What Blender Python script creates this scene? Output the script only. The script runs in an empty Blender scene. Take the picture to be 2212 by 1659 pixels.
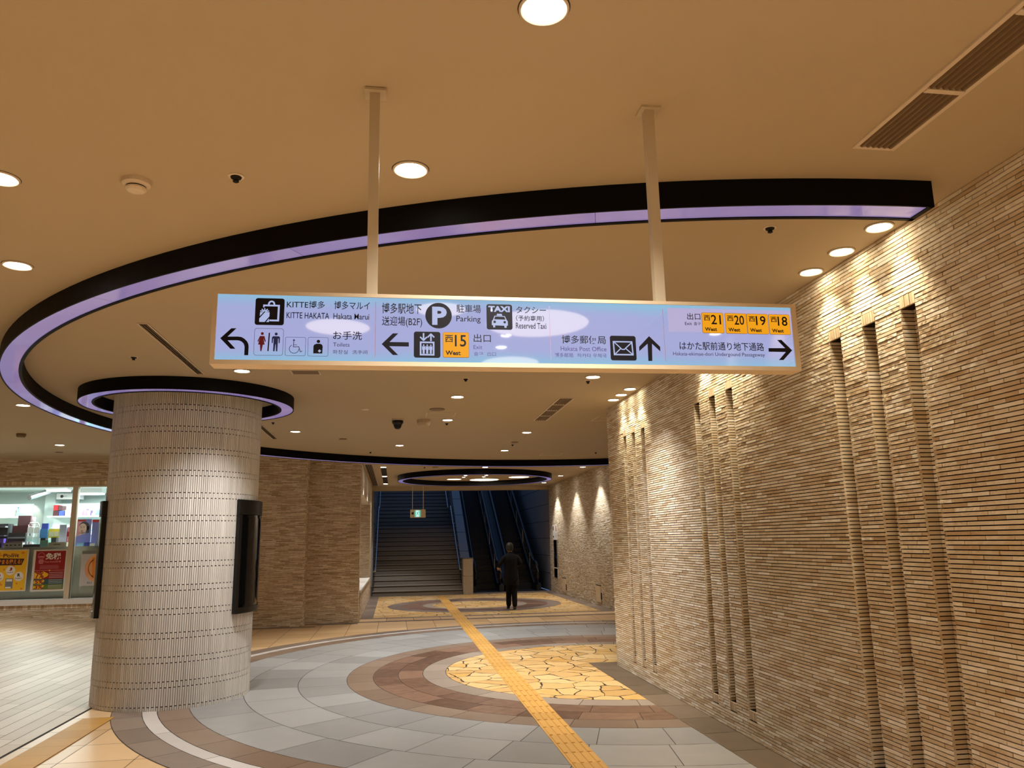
import bpy, bmesh, math, random
from math import sin, cos, pi, radians, sqrt, atan2
from mathutils import Vector, Matrix, Euler

random.seed(7)
scn = bpy.context.scene
COL = scn.collection

# ------------------------------------------------------------------ materials
def lin(c):
    c /= 255.0
    return c / 12.92 if c <= 0.04045 else ((c + 0.055) / 1.055) ** 2.4
def srgb(r, g, b): return (lin(r), lin(g), lin(b), 1.0)

def newmat(name):
    m = bpy.data.materials.new(name); m.use_nodes = True
    nt = m.node_tree; b = nt.nodes.get('Principled BSDF')
    return m, nt, b
def pmat(name, col, rough=0.5, metal=0.0, spec=0.5, emit=None, es=0.0, coat=0.0):
    m, nt, b = newmat(name)
    b.inputs['Base Color'].default_value = (*col[:3], 1)
    b.inputs['Roughness'].default_value = rough
    b.inputs['Metallic'].default_value = metal
    b.inputs['Specular IOR Level'].default_value = spec
    if emit:
        b.inputs['Emission Color'].default_value = (*emit[:3], 1)
        b.inputs['Emission Strength'].default_value = es
    if coat:
        b.inputs['Coat Weight'].default_value = coat
        b.inputs['Coat Roughness'].default_value = 0.02
    return m
def N(nt, t, **kw):
    n = nt.nodes.new(t)
    for k, v in kw.items(): setattr(n, k, v)
    return n
def L(nt, a, b): nt.links.new(a, b)

def ramp(nt, stops, interp='LINEAR'):
    r = N(nt, 'ShaderNodeValToRGB'); cr = r.color_ramp; cr.interpolation = interp
    while len(cr.elements) < len(stops): cr.elements.new(0.5)
    for e, (p, c) in zip(cr.elements, stops):
        e.position = p; e.color = (*c[:3], 1)
    return r

def tint_mat(name, stops, rough=0.6, noise=(6.0, 0.25), bump=(30.0, 0.2, 0.004), spec=0.4, aniso=None, roughbump=None):
    """colour from the per-face 'tint' attribute, softened by noise; bump from noise"""
    m, nt, b = newmat(name)
    at = N(nt, 'ShaderNodeAttribute', attribute_name='tint')
    tc = N(nt, 'ShaderNodeTexCoord')
    mp = N(nt, 'ShaderNodeMapping')
    if aniso: mp.inputs['Scale'].default_value = aniso
    L(nt, tc.outputs['Object'], mp.inputs['Vector'])
    no = N(nt, 'ShaderNodeTexNoise'); no.inputs['Scale'].default_value = noise[0]; no.inputs['Detail'].default_value = 5
    L(nt, mp.outputs['Vector'], no.inputs['Vector'])
    ma = N(nt, 'ShaderNodeMath', operation='MULTIPLY_ADD')
    sub = N(nt, 'ShaderNodeMath', operation='SUBTRACT'); sub.inputs[1].default_value = 0.5
    L(nt, no.outputs['Fac'], sub.inputs[0])
    L(nt, sub.outputs[0], ma.inputs[0]); ma.inputs[1].default_value = noise[1] * 2
    L(nt, at.outputs['Fac'], ma.inputs[2])
    r = ramp(nt, stops)
    L(nt, ma.outputs[0], r.inputs['Fac'])
    L(nt, r.outputs['Color'], b.inputs['Base Color'])
    b.inputs['Roughness'].default_value = rough
    b.inputs['Specular IOR Level'].default_value = spec
    if bump:
        n2 = N(nt, 'ShaderNodeTexNoise'); n2.inputs['Scale'].default_value = bump[0]; n2.inputs['Detail'].default_value = 4
        L(nt, mp.outputs['Vector'], n2.inputs['Vector'])
        bp = N(nt, 'ShaderNodeBump'); bp.inputs['Strength'].default_value = bump[1]; bp.inputs['Distance'].default_value = bump[2]
        if roughbump:   # only some tiles are split-faced
            ar = N(nt, 'ShaderNodeAttribute', attribute_name='split')
            mu = N(nt, 'ShaderNodeMath', operation='MULTIPLY'); L(nt, n2.outputs['Fac'], mu.inputs[0]); L(nt, ar.outputs['Fac'], mu.inputs[1])
            L(nt, mu.outputs[0], bp.inputs['Height'])
        else:
            L(nt, n2.outputs['Fac'], bp.inputs['Height'])
        L(nt, bp.outputs['Normal'], b.inputs['Normal'])
    return m

M = {}
M['brick'] = tint_mat('brick_slip', [(0, (.50, .37, .23)), (.3, (.60, .485, .335)), (.55, (.67, .575, .44)), (.8, (.75, .67, .55)), (1, (.82, .76, .66))],
                      rough=.75, noise=(14, .22), bump=(26, .9, .02), roughbump=True)
M['brickd'] = tint_mat('brown_brick_slip', [(0, (.48, .355, .21)), (.5, (.70, .555, .38)), (1, (.88, .76, .58))],
                       rough=.75, noise=(14, .2), bump=(40, .5, .006))
M['joint'] = pmat('dark_mortar', (.016, .010, .006), .95, spec=.1)
M['soldier'] = tint_mat('soldier_brick', [(0, (.38, .28, .17)), (1, (.56, .44, .30))], rough=.75, noise=(20, .25), bump=(40, .4, .004))
M['ceiling'] = pmat('ceiling_paint', (.475, .39, .27), .9, spec=.15)
M['colslip'] = tint_mat('ribbed_stone', [(0, (.52, .50, .47)), (.5, (.64, .62, .59)), (1, (.75, .735, .71))], rough=.6,
                        noise=(9, .15), bump=(14, .25, .004), aniso=(1, 1, .12))
M['coljoint'] = pmat('column_joint', (.03, .023, .017), .9, spec=.1)
M['black'] = pmat('black_fascia', (.0016, .0013, .0012), .6, spec=.12)
M['frame_black'] = pmat('case_black_metal', (.007, .0065, .006), .35, spec=.3)
M['glass_dark'] = pmat('case_dark_glass', (.004, .004, .004), .06, spec=.5)
M['beige'] = pmat('sign_beige_paint', (.62, .50, .34), .45)
M['post'] = pmat('post_beige_paint', (.50, .42, .29), .4)
M['ink'] = pmat('black_print', (.006, .005, .008), .5, spec=.2)
M['inkp'] = pmat('violet_print', (.05, .04, .13), .5, spec=.2)
M['line'] = pmat('mauve_line', (.28, .17, .25), .5)
M['red'] = pmat('red_print', (.16, .004, .006), .5)
M['navy'] = pmat('navy_print', (.012, .02, .13), .5)
M['amber'] = pmat('amber_backlit_film', (.02, .01, .0), .4, spec=.3, emit=(.90, .36, .008), es=.95)
M['amberd'] = pmat('dark_outline', (.12, .04, .005), .5)
M['whitefilm'] = pmat('pale_backlit_film', (.02, .02, .02), .4, spec=.3, emit=(.40, .46, .72), es=1.0)
M['patch'] = pmat('pale_backlit_patch', (.02, .02, .02), .25, spec=.5, emit=(.44, .40, .63), es=1.0)
M['white'] = pmat('white_paint', (.72, .71, .68), .5)
M['offwhite'] = pmat('trim_beige_white', (.62, .54, .42), .5)
M['steel'] = pmat('brushed_steel', (.55, .55, .56), .25, metal=1)
M['lamp'] = pmat('lamp_glow', (.8, .8, .8), .5, emit=(1, .93, .82), es=35)
M['lampw'] = pmat('warm_lamp_glow', (.8, .8, .8), .5, emit=(1, .86, .60), es=35)
M['disc'] = pmat('luminous_disc', (.8, .8, .8), .5, emit=(1, .83, .60), es=7.0)
M['tube'] = pmat('shop_tube_glow', (.8, .8, .8), .5, emit=(.92, 1, .97), es=9.0)
M['lamptrim'] = pmat('lamp_trim', (.66, .56, .44), .45)
M['vent'] = pmat('vent_brown_metal', (.19, .12, .055), .5, metal=.2)
M['ventdark'] = pmat('vent_dark', (.018, .011, .006), .8)
M['dark'] = pmat('dark_hole', (.006, .005, .004), .9)
M['granite'] = tint_mat('stair_granite', [(0, (.17, .155, .14)), (1, (.26, .24, .22))], rough=.5, noise=(60, .5), bump=None)
M['granite2'] = tint_mat('parapet_granite', [(0, (.10, .10, .10)), (1, (.18, .18, .175))], rough=.22, noise=(90, .5), bump=None, spec=.6)
M['roughstone'] = tint_mat('rough_pier_stone', [(0, (.26, .22, .18)), (1, (.52, .46, .39))], rough=.8, noise=(30, .4), bump=(45, .9, .02))
M['darkpanel'] = tint_mat('dark_wall_panel', [(0, (.19, .19, .195)), (1, (.25, .25, .255))], rough=.5, noise=(3, .3), bump=None)
M['esc_black'] = pmat('escalator_black', (.008, .008, .009), .4)
M['esc_step'] = pmat('escalator_step', (.022, .022, .024), .45, metal=.3)
M['rubber'] = pmat('handrail_rubber', (.01, .01, .011), .3)
M['mirrorsteel'] = pmat('polished_steel', (.42, .44, .48), .12, metal=1)
M['bluesky'] = pmat('upper_landing_glow', (0, 0, 0), 1, emit=(.25, .42, .85), es=1.2)

# floor
M['fbase'] = pmat('floor_joint', (.035, .028, .022), .8)
def tile(name, a, c, rough=.33, noise=(5, .3)):
    return tint_mat(name, [(0, a), (1, c)], rough=rough, noise=noise, bump=(60, .08, .002), spec=.45)
M['grey'] = tile('grey_stone_tile', (.235, .235, .23), (.345, .345, .34))
M['tan'] = tile('tan_stone_tile', (.50, .32, .155), (.66, .45, .24))
M['brownband'] = tile('brown_grey_stone_band', (.16, .12, .095), (.24, .185, .145))
M['brownish'] = tile('brown_stone_band', (.17, .115, .08), (.25, .18, .13))
M['rust'] = tile('rust_stone_band', (.10, .05, .03), (.225, .128, .082), noise=(10, .8))
M['taupe'] = tile('taupe_stone_band', (.235, .185, .145), (.33, .27, .22))
M['palestrip'] = tile('pale_stone_band', (.48, .45, .42), (.58, .55, .52))
M['border'] = tile('border_stone', (.095, .07, .048), (.165, .122, .085), noise=(5, .6))
M['plank'] = tile('ramp_plank_tile', (.40, .30, .195), (.51, .405, .285), rough=.42, noise=(3, .35))
M['tactile'] = tint_mat('tactile_yellow', [(0, (.50, .27, .055)), (1, (.60, .33, .075))], rough=.5, noise=(20, .3), bump=(80, .15, .002))
M['tactile2'] = tint_mat('tactile_ochre', [(0, (.40, .205, .03)), (1, (.47, .25, .045))], rough=.5, noise=(8, .3), bump=(80, .15, .002))

def crazy():
    m, nt, b = newmat('crazy_paving')
    tc = N(nt, 'ShaderNodeTexCoord')
    no = N(nt, 'ShaderNodeTexNoise'); no.inputs['Scale'].default_value = 2.2; no.inputs['Detail'].default_value = 3
    L(nt, tc.outputs['Object'], no.inputs['Vector'])
    mx = N(nt, 'ShaderNodeVectorMath', operation='MULTIPLY_ADD')
    sb = N(nt, 'ShaderNodeVectorMath', operation='SUBTRACT'); sb.inputs[1].default_value = (.5, .5, .5)
    L(nt, no.outputs['Color'], sb.inputs[0]); L(nt, sb.outputs[0], mx.inputs[0])
    mx.inputs[1].default_value = (.22, .22, 0); L(nt, tc.outputs['Object'], mx.inputs[2])
    v1 = N(nt, 'ShaderNodeTexVoronoi', feature='DISTANCE_TO_EDGE', voronoi_dimensions='2D'); v1.inputs['Scale'].default_value = 3.3
    v2 = N(nt, 'ShaderNodeTexVoronoi', feature='F1', voronoi_dimensions='2D'); v2.inputs['Scale'].default_value = 3.3
    for v in (v1, v2): L(nt, mx.outputs[0], v.inputs['Vector'])
    n2 = N(nt, 'ShaderNodeTexNoise'); n2.inputs['Scale'].default_value = 5; n2.inputs['Detail'].default_value = 2
    L(nt, tc.outputs['Object'], n2.inputs['Vector'])
    wid = N(nt, 'ShaderNodeMapRange'); wid.inputs['To Min'].default_value = .011; wid.inputs['To Max'].default_value = .055
    wid.inputs['From Min'].default_value = .35; wid.inputs['From Max'].default_value = .72
    L(nt, n2.outputs['Fac'], wid.inputs['Value'])
    lt = N(nt, 'ShaderNodeMath', operation='LESS_THAN'); L(nt, v1.outputs['Distance'], lt.inputs[0]); L(nt, wid.outputs[0], lt.inputs[1])
    sep = N(nt, 'ShaderNodeSeparateColor'); L(nt, v2.outputs['Color'], sep.inputs[0])
    r = ramp(nt, [(0, (.50, .30, .10)), (.35, (.62, .40, .155)), (.7, (.66, .46, .21)), (1, (.58, .32, .075))])
    nn = N(nt, 'ShaderNodeTexNoise'); nn.inputs['Scale'].default_value = 9; nn.inputs['Detail'].default_value = 4
    L(nt, tc.outputs['Object'], nn.inputs['Vector'])
    ad = N(nt, 'ShaderNodeMath', operation='MULTIPLY_ADD'); L(nt, nn.outputs['Fac'], ad.inputs[0]); ad.inputs[1].default_value = .5
    sb2 = N(nt, 'ShaderNodeMath', operation='SUBTRACT'); L(nt, sep.outputs[0], sb2.inputs[0]); sb2.inputs[1].default_value = .25
    L(nt, sb2.outputs[0], ad.inputs[2]); L(nt, ad.outputs[0], r.inputs['Fac'])
    mix = N(nt, 'ShaderNodeMix', data_type='RGBA'); L(nt, lt.outputs[0], mix.inputs['Factor'])
    L(nt, r.outputs['Color'], mix.inputs['A']); mix.inputs['B'].default_value = (.035, .02, .01, 1)
    L(nt, mix.outputs['Result'], b.inputs['Base Color'])
    b.inputs['Roughness'].default_value = .4; b.inputs['Specular IOR Level'].default_value = .4
    bp = N(nt, 'ShaderNodeBump'); bp.inputs['Strength'].default_value = .4; bp.inputs['Distance'].default_value = .006; bp.invert = True
    L(nt, lt.outputs[0], bp.inputs['Height']); L(nt, bp.outputs['Normal'], b.inputs['Normal'])
    return m
M['crazy'] = crazy()

def acrylic():          # lavender light panel under the rings: lit acrylic with a glossy skin
    m, nt, b = newmat('lavender_acrylic')
    at = N(nt, 'ShaderNodeAttribute', attribute_name='tint')
    r = ramp(nt, [(0, (.205, .155, .43)), (1, (.29, .225, .47))])
    L(nt, at.outputs['Fac'], r.inputs['Fac'])
    b.inputs['Base Color'].default_value = (.12, .10, .17, 1)
    L(nt, r.outputs['Color'], b.inputs['Emission Color']); b.inputs['Emission Strength'].default_value = .72
    b.inputs['Roughness'].default_value = .08; b.inputs['Specular IOR Level'].default_value = .8
    return m
M['acrylic'] = acrylic()

def signface():         # backlit printed film: lavender, cyan tube glow painted along its long edges
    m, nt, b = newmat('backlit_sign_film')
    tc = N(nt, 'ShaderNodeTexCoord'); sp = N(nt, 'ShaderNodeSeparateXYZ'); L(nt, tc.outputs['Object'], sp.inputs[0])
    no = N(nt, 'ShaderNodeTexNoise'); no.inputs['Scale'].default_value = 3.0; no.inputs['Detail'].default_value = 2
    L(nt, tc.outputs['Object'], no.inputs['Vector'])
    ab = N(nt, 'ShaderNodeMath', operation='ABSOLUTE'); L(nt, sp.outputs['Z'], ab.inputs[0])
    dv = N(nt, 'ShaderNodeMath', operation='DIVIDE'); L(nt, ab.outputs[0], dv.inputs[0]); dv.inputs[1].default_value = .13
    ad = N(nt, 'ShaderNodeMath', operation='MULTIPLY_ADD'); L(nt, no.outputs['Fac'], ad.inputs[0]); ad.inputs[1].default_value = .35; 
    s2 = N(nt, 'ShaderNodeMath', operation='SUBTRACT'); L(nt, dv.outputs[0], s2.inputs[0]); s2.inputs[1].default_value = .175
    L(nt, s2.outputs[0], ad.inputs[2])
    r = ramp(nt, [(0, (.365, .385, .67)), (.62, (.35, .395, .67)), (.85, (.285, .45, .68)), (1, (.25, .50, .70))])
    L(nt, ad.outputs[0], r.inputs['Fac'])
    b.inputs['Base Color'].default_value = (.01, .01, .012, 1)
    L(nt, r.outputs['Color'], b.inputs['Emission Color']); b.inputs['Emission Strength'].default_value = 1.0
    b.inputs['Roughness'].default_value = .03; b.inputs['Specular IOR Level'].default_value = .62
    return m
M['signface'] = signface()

def glassmat():
    m, nt, b = newmat('window_glass')
    out = nt.nodes.get('Material Output'); nt.nodes.remove(b)
    tr = N(nt, 'ShaderNodeBsdfTransparent'); tr.inputs[0].default_value = (.93, .96, .95, 1)
    gl = N(nt, 'ShaderNodeBsdfGlossy'); gl.inputs['Roughness'].default_value = .02
    fr = N(nt, 'ShaderNodeFresnel'); fr.inputs['IOR'].default_value = 1.45
    mx = N(nt, 'ShaderNodeMixShader'); L(nt, fr.outputs[0], mx.inputs[0]); L(nt, tr.outputs[0], mx.inputs[1]); L(nt, gl.outputs[0], mx.inputs[2])
    L(nt, mx.outputs[0], out.inputs['Surface'])
    return m
M['glass'] = glassmat()

# ------------------------------------------------------------------ mesh helpers
class MB:
    def __init__(s): s.v = []; s.f = []; s.m = []; s.t = []; s.sp = []
    def face(s, pts, mi=0, t=0.5, sp=0.0):
        b = len(s.v); s.v.extend([tuple(p) for p in pts]); s.f.append(tuple(range(b, b + len(pts)))); s.m.append(mi); s.t.append(t); s.sp.append(sp)
    def box(s, x0, x1, y0, y1, z0, z1, mi=0, t=0.5, skip=''):
        P = lambda i, j, k: ((x0, x1)[i], (y0, y1)[j], (z0, z1)[k])
        F = {'-x': (P(0,1,0), P(0,0,0), P(0,0,1), P(0,1,1)), '+x': (P(1,0,0), P(1,1,0), P(1,1,1), P(1,0,1)),
             '-y': (P(0,0,0), P(1,0,0), P(1,0,1), P(0,0,1)), '+y': (P(1,1,0), P(0,1,0), P(0,1,1), P(1,1,1)),
             '-z': (P(0,1,0), P(1,1,0), P(1,0,0), P(0,0,0)), '+z': (P(0,0,1), P(1,0,1), P(1,1,1), P(0,1,1))}
        for k, q in F.items():
            if k not in skip.split(): s.face(q, mi, t)
    def obox(s, o, u, n, w, u0, u1, n0, n1, w0, w1, mi=0, t=.5, sp=0., back=False):
        """box in a frame (o; u along, n out, w up): front face at n1"""
        def P(a, b, c): return tuple(o[i] + u[i]*a + n[i]*b + w[i]*c for i in range(3))
        flip = (Vector(u).cross(Vector(w))).dot(Vector(n)) < 0
        fs = [(P(u0,n1,w0), P(u1,n1,w0), P(u1,n1,w1), P(u0,n1,w1)),
              (P(u0,n0,w0), P(u1,n0,w0), P(u1,n1,w0), P(u0,n1,w0)),
              (P(u0,n1,w1), P(u1,n1,w1), P(u1,n0,w1), P(u0,n0,w1)),
              (P(u0,n0,w0), P(u0,n1,w0), P(u0,n1,w1), P(u0,n0,w1)),
              (P(u1,n1,w0), P(u1,n0,w0), P(u1,n0,w1), P(u1,n1,w1))]
        if back: fs.append((P(u1,n0,w0), P(u0,n0,w0), P(u0,n0,w1), P(u1,n0,w1)))
        for q in fs: s.face(q[::-1] if flip else q, mi, t, sp)
    def prism(s, poly, axis_o, u, w, n, d0, d1, mi=0, t=.5):
        """extrude a 2-D polygon (in u,w) along n from d0 to d1"""
        def P(p, d): return tuple(axis_o[i] + u[i]*p[0] + w[i]*p[1] + n[i]*d for i in range(3))
        a = [P(p, d0) for p in poly]; b = [P(p, d1) for p in poly]
        s.face(b, mi, t); s.face(a[::-1], mi, t)
        k = len(poly)
        for i in range(k):
            j = (i + 1) % k; s.face((a[i], a[j], b[j], b[i]), mi, t)
    def lathe(s, c, prof, n=32, mi=0, t=.5, a0=0, a1=2*pi):
        """revolve (r,z) profile about a vertical axis through c"""
        full = abs(a1 - a0 - 2*pi) < 1e-6
        for i in range(n):
            p, q = a0 + (a1-a0)*i/n, a0 + (a1-a0)*(i+1)/n
            for (r0, z0), (r1, z1) in zip(prof, prof[1:]):
                pts = [(c[0]+r0*cos(p), c[1]+r0*sin(p), c[2]+z0), (c[0]+r0*cos(q), c[1]+r0*sin(q), c[2]+z0),
                       (c[0]+r1*cos(q), c[1]+r1*sin(q), c[2]+z1), (c[0]+r1*cos(p), c[1]+r1*sin(p), c[2]+z1)]
                if r0 < 1e-6: pts = [pts[0], pts[2], pts[3]]
                elif r1 < 1e-6: pts = pts[:3]
                s.face(pts, mi, t)
    def tube(s, pts, r, n=10, mi=0, t=.5, cap=True):
        pts = [Vector(p) for p in pts]; rings = []
        for i, p in enumerate(pts):
            d = (pts[min(i+1, len(pts)-1)] - pts[max(i-1, 0)]).normalized()
            up = Vector((0, 0, 1)) if abs(d.z) < .9 else Vector((1, 0, 0))
            a = d.cross(up).normalized(); b = a.cross(d).normalized()
            rings.append([p + (a*cos(2*pi*k/n) + b*sin(2*pi*k/n))*r for k in range(n)])
        for A, B in zip(rings, rings[1:]):
            for k in range(n): s.face((A[k], A[(k+1) % n], B[(k+1) % n], B[k]), mi, t)
        if cap: s.face(rings[0], mi, t); s.face(rings[-1][::-1], mi, t)
    def build(s, name, mats, parent=None, smooth=False, origin=None, weld=False):
        me = bpy.data.meshes.new(name)
        o0 = Vector(origin) if origin is not None else Vector((0, 0, 0))
        me.from_pydata([tuple(Vector(p) - o0) for p in s.v], [], s.f)
        if not isinstance(mats, (list, tuple)): mats = [mats]
        for m in mats: me.materials.append(m)
        me.polygons.foreach_set('material_index', s.m)
        a = me.attributes.new('tint', 'FLOAT', 'FACE'); a.data.foreach_set('value', s.t)
        if any(s.sp):
            a = me.attributes.new('split', 'FLOAT', 'FACE'); a.data.foreach_set('value', s.sp)
        if weld:
            bm = bmesh.new(); bm.from_mesh(me); bmesh.ops.remove_doubles(bm, verts=bm.verts, dist=1e-5)
            bmesh.ops.recalc_face_normals(bm, faces=bm.faces); bm.to_mesh(me); bm.free()
        if smooth:
            me.polygons.foreach_set('use_smooth', [True]*len(me.polygons))
        me.update()
        o = bpy.data.objects.new(name, me); COL.objects.link(o)
        o.location = o0
        if parent is not None:
            o.parent = parent
            o.location = o0 - parent_world(parent)
        return o
def parent_world(p):
    v = Vector((0, 0, 0))
    while p is not None: v += p.location; p = p.parent
    return v
def tag(o, label=None, cat=None, group=None, kind=None):
    if label: o['label'] = label
    if cat: o['category'] = cat
    if group: o['group'] = group
    if kind: o['kind'] = kind
    return o
def thing(name, label, cat, loc=(0, 0, 0), group=None):
    o = bpy.data.objects.new(name, None); o.empty_display_size = .1; COL.objects.link(o); o.location = loc
    return tag(o, label, cat, group)
def struct(o, label=None): return tag(o, label, None, None, 'structure')
def dup(root, loc, label, group=None):
    r = root.copy(); COL.objects.link(r); r.location = loc; r['label'] = label
    if group: r['group'] = group
    for ch in list(root.children):
        c = ch.copy(); COL.objects.link(c); c.parent = r
        for g in list(ch.children):
            d = g.copy(); COL.objects.link(d); d.parent = c
    return r

ZC = 3.535                  # ceiling height
XW, XF = 3.03, 5.28         # right brick wall, far right wall
RC = (2.94, 10.75)          # centre of the paving rings and the big ceiling ring

# ------------------------------------------------------------------ camera
F, YAW, PIT, ROL = 1675.51, .151282, .198775, -.0187675
cam_d = bpy.data.cameras.new('camera'); cam = bpy.data.objects.new('camera', cam_d); COL.objects.link(cam)
cam_d.sensor_fit = 'HORIZONTAL'; cam_d.sensor_width = 36; cam_d.lens = F/2212*36; cam_d.clip_start = .05; cam_d.clip_end = 200
fw = Vector((sin(YAW)*cos(PIT), cos(YAW)*cos(PIT), sin(PIT))); r0 = Vector((cos(YAW), -sin(YAW), 0)); u0 = r0.cross(fw)
rr = r0*cos(ROL) + u0*sin(ROL); uu = u0*cos(ROL) - r0*sin(ROL)
mw = Matrix((rr, uu, -fw)).transposed().to_4x4(); mw.translation = (0, 0, 1.7); cam.matrix_world = mw
scn.camera = cam

# ------------------------------------------------------------------ floor
def clip_poly(poly, a, b, c):               # keep a*x+b*y<=c
    out = []
    for i in range(len(poly)):
        p, q = poly[i], poly[(i+1) % len(poly)]
        dp, dq = a*p[0]+b*p[1]-c, a*q[0]+b*q[1]-c
        if dp <= 0: out.append(p)
        if (dp < 0 < dq) or (dq < 0 < dp):
            t = dp/(dp-dq); out.append((p[0]+(q[0]-p[0])*t, p[1]+(q[1]-p[1])*t))
    return out
YB = 11.13                                   # the border strip turns round the end of the wall here
fm = MB()
FM = ['fbase', 'grey', 'tan', 'brownband', 'brownish', 'rust', 'taupe', 'palestrip', 'border', 'plank', 'crazy']
FI = {k: i for i, k in enumerate(FM)}
def put(poly, mat, z, t=None):
    if len(poly) >= 3: fm.face([(p[0], p[1], z) for p in poly], FI[mat], random.random() if t is None else t)
def put_ring(poly, mat, z, t):
    put(clip_poly(clip_poly(poly, 1, 0, 2.70), 0, 1, YB), mat, z, t)
    q = clip_poly(clip_poly(poly, 0, -1, -YB), 1, 0, 5.26)
    put(q, mat, z, t)
put([(-3.30, -6), (5.3, -6), (5.3, 26.9), (-3.30, 26.9)], 'fbase', -.006)
g = .0035
# tan field
P_ = .59
ix = range(int(math.floor((-3.3+.317)/P_)), int(math.ceil((5.3+.317)/P_))+1)
for i in ix:
    x0, x1 = -.317+P_*i, -.317+P_*(i+1)
    for j in range(-11, 31):
        y0 = .15 + P_*j; y1 = y0 + P_
        poly = [(max(x0, -3.22)+g, y0+g), (x1-g, y0+g), (x1-g, y1-g), (max(x0, -3.22)+g, y1-g)]
        poly = clip_poly(poly, 0, 1, 17.93 if x0 > -1.7 else 17.9)
        if x1 > -3.2 and len(poly) > 2: put(poly, 'tan', -.004)
# ring discs
def ringseg(r0, r1, a0, a1, gr=.0035):
    n = max(2, int((a1-a0)/radians(2.2)))
    ga = gr/max(r1, .3)
    A = [a0+ga + (a1-a0-2*ga)*k/n for k in range(n+1)]
    return [(RC[0]+(r1-gr)*cos(a), RC[1]+(r1-gr)*sin(a)) for a in A] + [(RC[0]+(r0+gr)*cos(a), RC[1]+(r0+gr)*sin(a)) for a in reversed(A)]
for a in range(0, 360, 3):
    put_ring(ringseg(2.2, 6.062, radians(a), radians(a+3), 0), 'fbase', -.0025, .5)
rng = random.Random(3)
for r0_, r1_, mt, ln in [(2.25, 2.55, 'taupe', .6), (2.55, 2.87, 'rust', .6), (2.87, 3.19, 'rust', .6), (3.19, 3.52, 'brownish', .6), (3.52, 4.11, 'grey', .62), (4.11, 4.73, 'grey', .72),
                         (4.73, 5.31, 'grey', .82), (5.31, 5.625, 'brownish', .6), (5.625, 5.77, 'palestrip', 1.2), (5.77, 6.06, 'brownband', .6)]:
    n = round(2*pi*(r0_+r1_)/2/ln); off = rng.random()*.5
    for k in range(n):
        put_ring(ringseg(r0_, r1_, 2*pi*(k+off)/n, 2*pi*(k+1+off)/n), mt, 0, rng.random())
for a in range(0, 360, 6):
    A = [radians(a+b) for b in (0, 2, 4, 6)]
    put_ring([(RC[0], RC[1])] + [(RC[0]+2.245*cos(t), RC[1]+2.245*sin(t)) for t in A], 'crazy', 0, .5)
# border strip along the right wall, turned round its end
y = -6
while y < YB-.01:
    y1 = min(y+.59, YB); put([(2.70+g, y+g), (XW+.03, y+g), (XW+.03, y1-g), (2.70+g, y1-g)], 'border', 0); y = y1
for k in range(4): put([(XW+.03+.56*k+g, 10.84), (XW+.03+.56*(k+1)-g, 10.84), (XW+.03+.56*(k+1)-g, YB-g), (XW+.03+.56*k+g, YB-g)], 'border', 0)
# dark strips in front of the left brick blocks
for x0, x1, y0, y1 in [(-3.2, -1.62, 17.26, 17.47), (-1.62, -.76, 17.66, 17.95)]:
    n = round((x1-x0)/.3)
    for k in range(n): put([(x0+(x1-x0)*k/n+.002, y0), (x0+(x1-x0)*(k+1)/n-.002, y0), (x0+(x1-x0)*(k+1)/n-.002, y1), (x0+(x1-x0)*k/n+.002, y1)], 'brownband', -.001)
# bands across the mouth of the far passage
for y0, y1, mt in [(17.95, 18.10, 'brownband'), (18.10, 18.62, 'tan'), (18.62, 18.84, 'brownband')]:
    n = 10
    for k in range(n): put([(-.76+6.04*k/n+g, y0+g), (-.76+6.04*(k+1)/n-g, y0+g), (-.76+6.04*(k+1)/n-g, y1-g), (-.76+6.04*k/n+g, y1-g)], mt, 0)
put([(-.76, 18.84), (5.28, 18.84), (5.28, 26.9), (-.76, 26.9)], 'brownband', -.003, .5)
for x0, x1 in [(-.76, -.466), (4.936, 5.28)]:
    for k in range(12): put([(x0, 18.85+.66*k+g), (x1, 18.85+.66*k+g), (x1, 18.85+.66*(k+1)-g), (x0, 18.85+.66*(k+1)-g)], 'brownband', -.001)
put([(-.466, 18.85), (4.936, 18.85), (4.936, 26.02), (-.466, 26.02)], 'crazy', -.001)
RF = (2.2, 21.93)
for r0_, r1_, mt, n in [(2.0, 2.36, 'brownband', 22), (1.42, 2.0, 'rust', 18), (1.18, 1.42, 'taupe', 12)]:
    for k in range(n):
        A = [2*pi*(k+j/4)/n for j in range(5)]
        put([(RF[0]+r1_*cos(a), RF[1]+r1_*sin(a)) for a in A] + [(RF[0]+r0_*cos(a), RF[1]+r0_*sin(a)) for a in reversed(A)], mt, .0005)
put([(-.76, 26.02), (5.28, 26.02), (5.28, 26.9), (-.76, 26.9)], 'brownband', -.0005)
floor = struct(fm.build('floor', [M[k] for k in FM]))

# ramp of narrow plank tiles rising to the left
rm = MB()
RS = .0895
def rz(x): return max(0, -RS*(x+3.3))
rm.face([(-3.3, -6, -.004), (-3.3, 17.6, -.004), (-11.2, 17.6, rz(-11.2)-.004), (-11.2, -6, rz(-11.2)-.004)], 0)
x = -3.24; k = 0
rp = random.Random(5)
while x > -11.1:
    xa, xb = x-.003, x-.145+.003
    y = -6 + rp.random()*1.2
    while y < 17.5:
        y1 = min(y+1.2, 17.55)
        rm.face([(xa, y+.002, rz(xa)), (xa, y1-.002, rz(xa)), (xb, y1-.002, rz(xb)), (xb, y+.002, rz(xb))], 1, rp.random()); y = y1
    x -= .145
struct(rm.build('floor_ramp', [M['fbase'], M['plank']]), 'ramp of narrow beige plank tiles rising to the left of the column')

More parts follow.
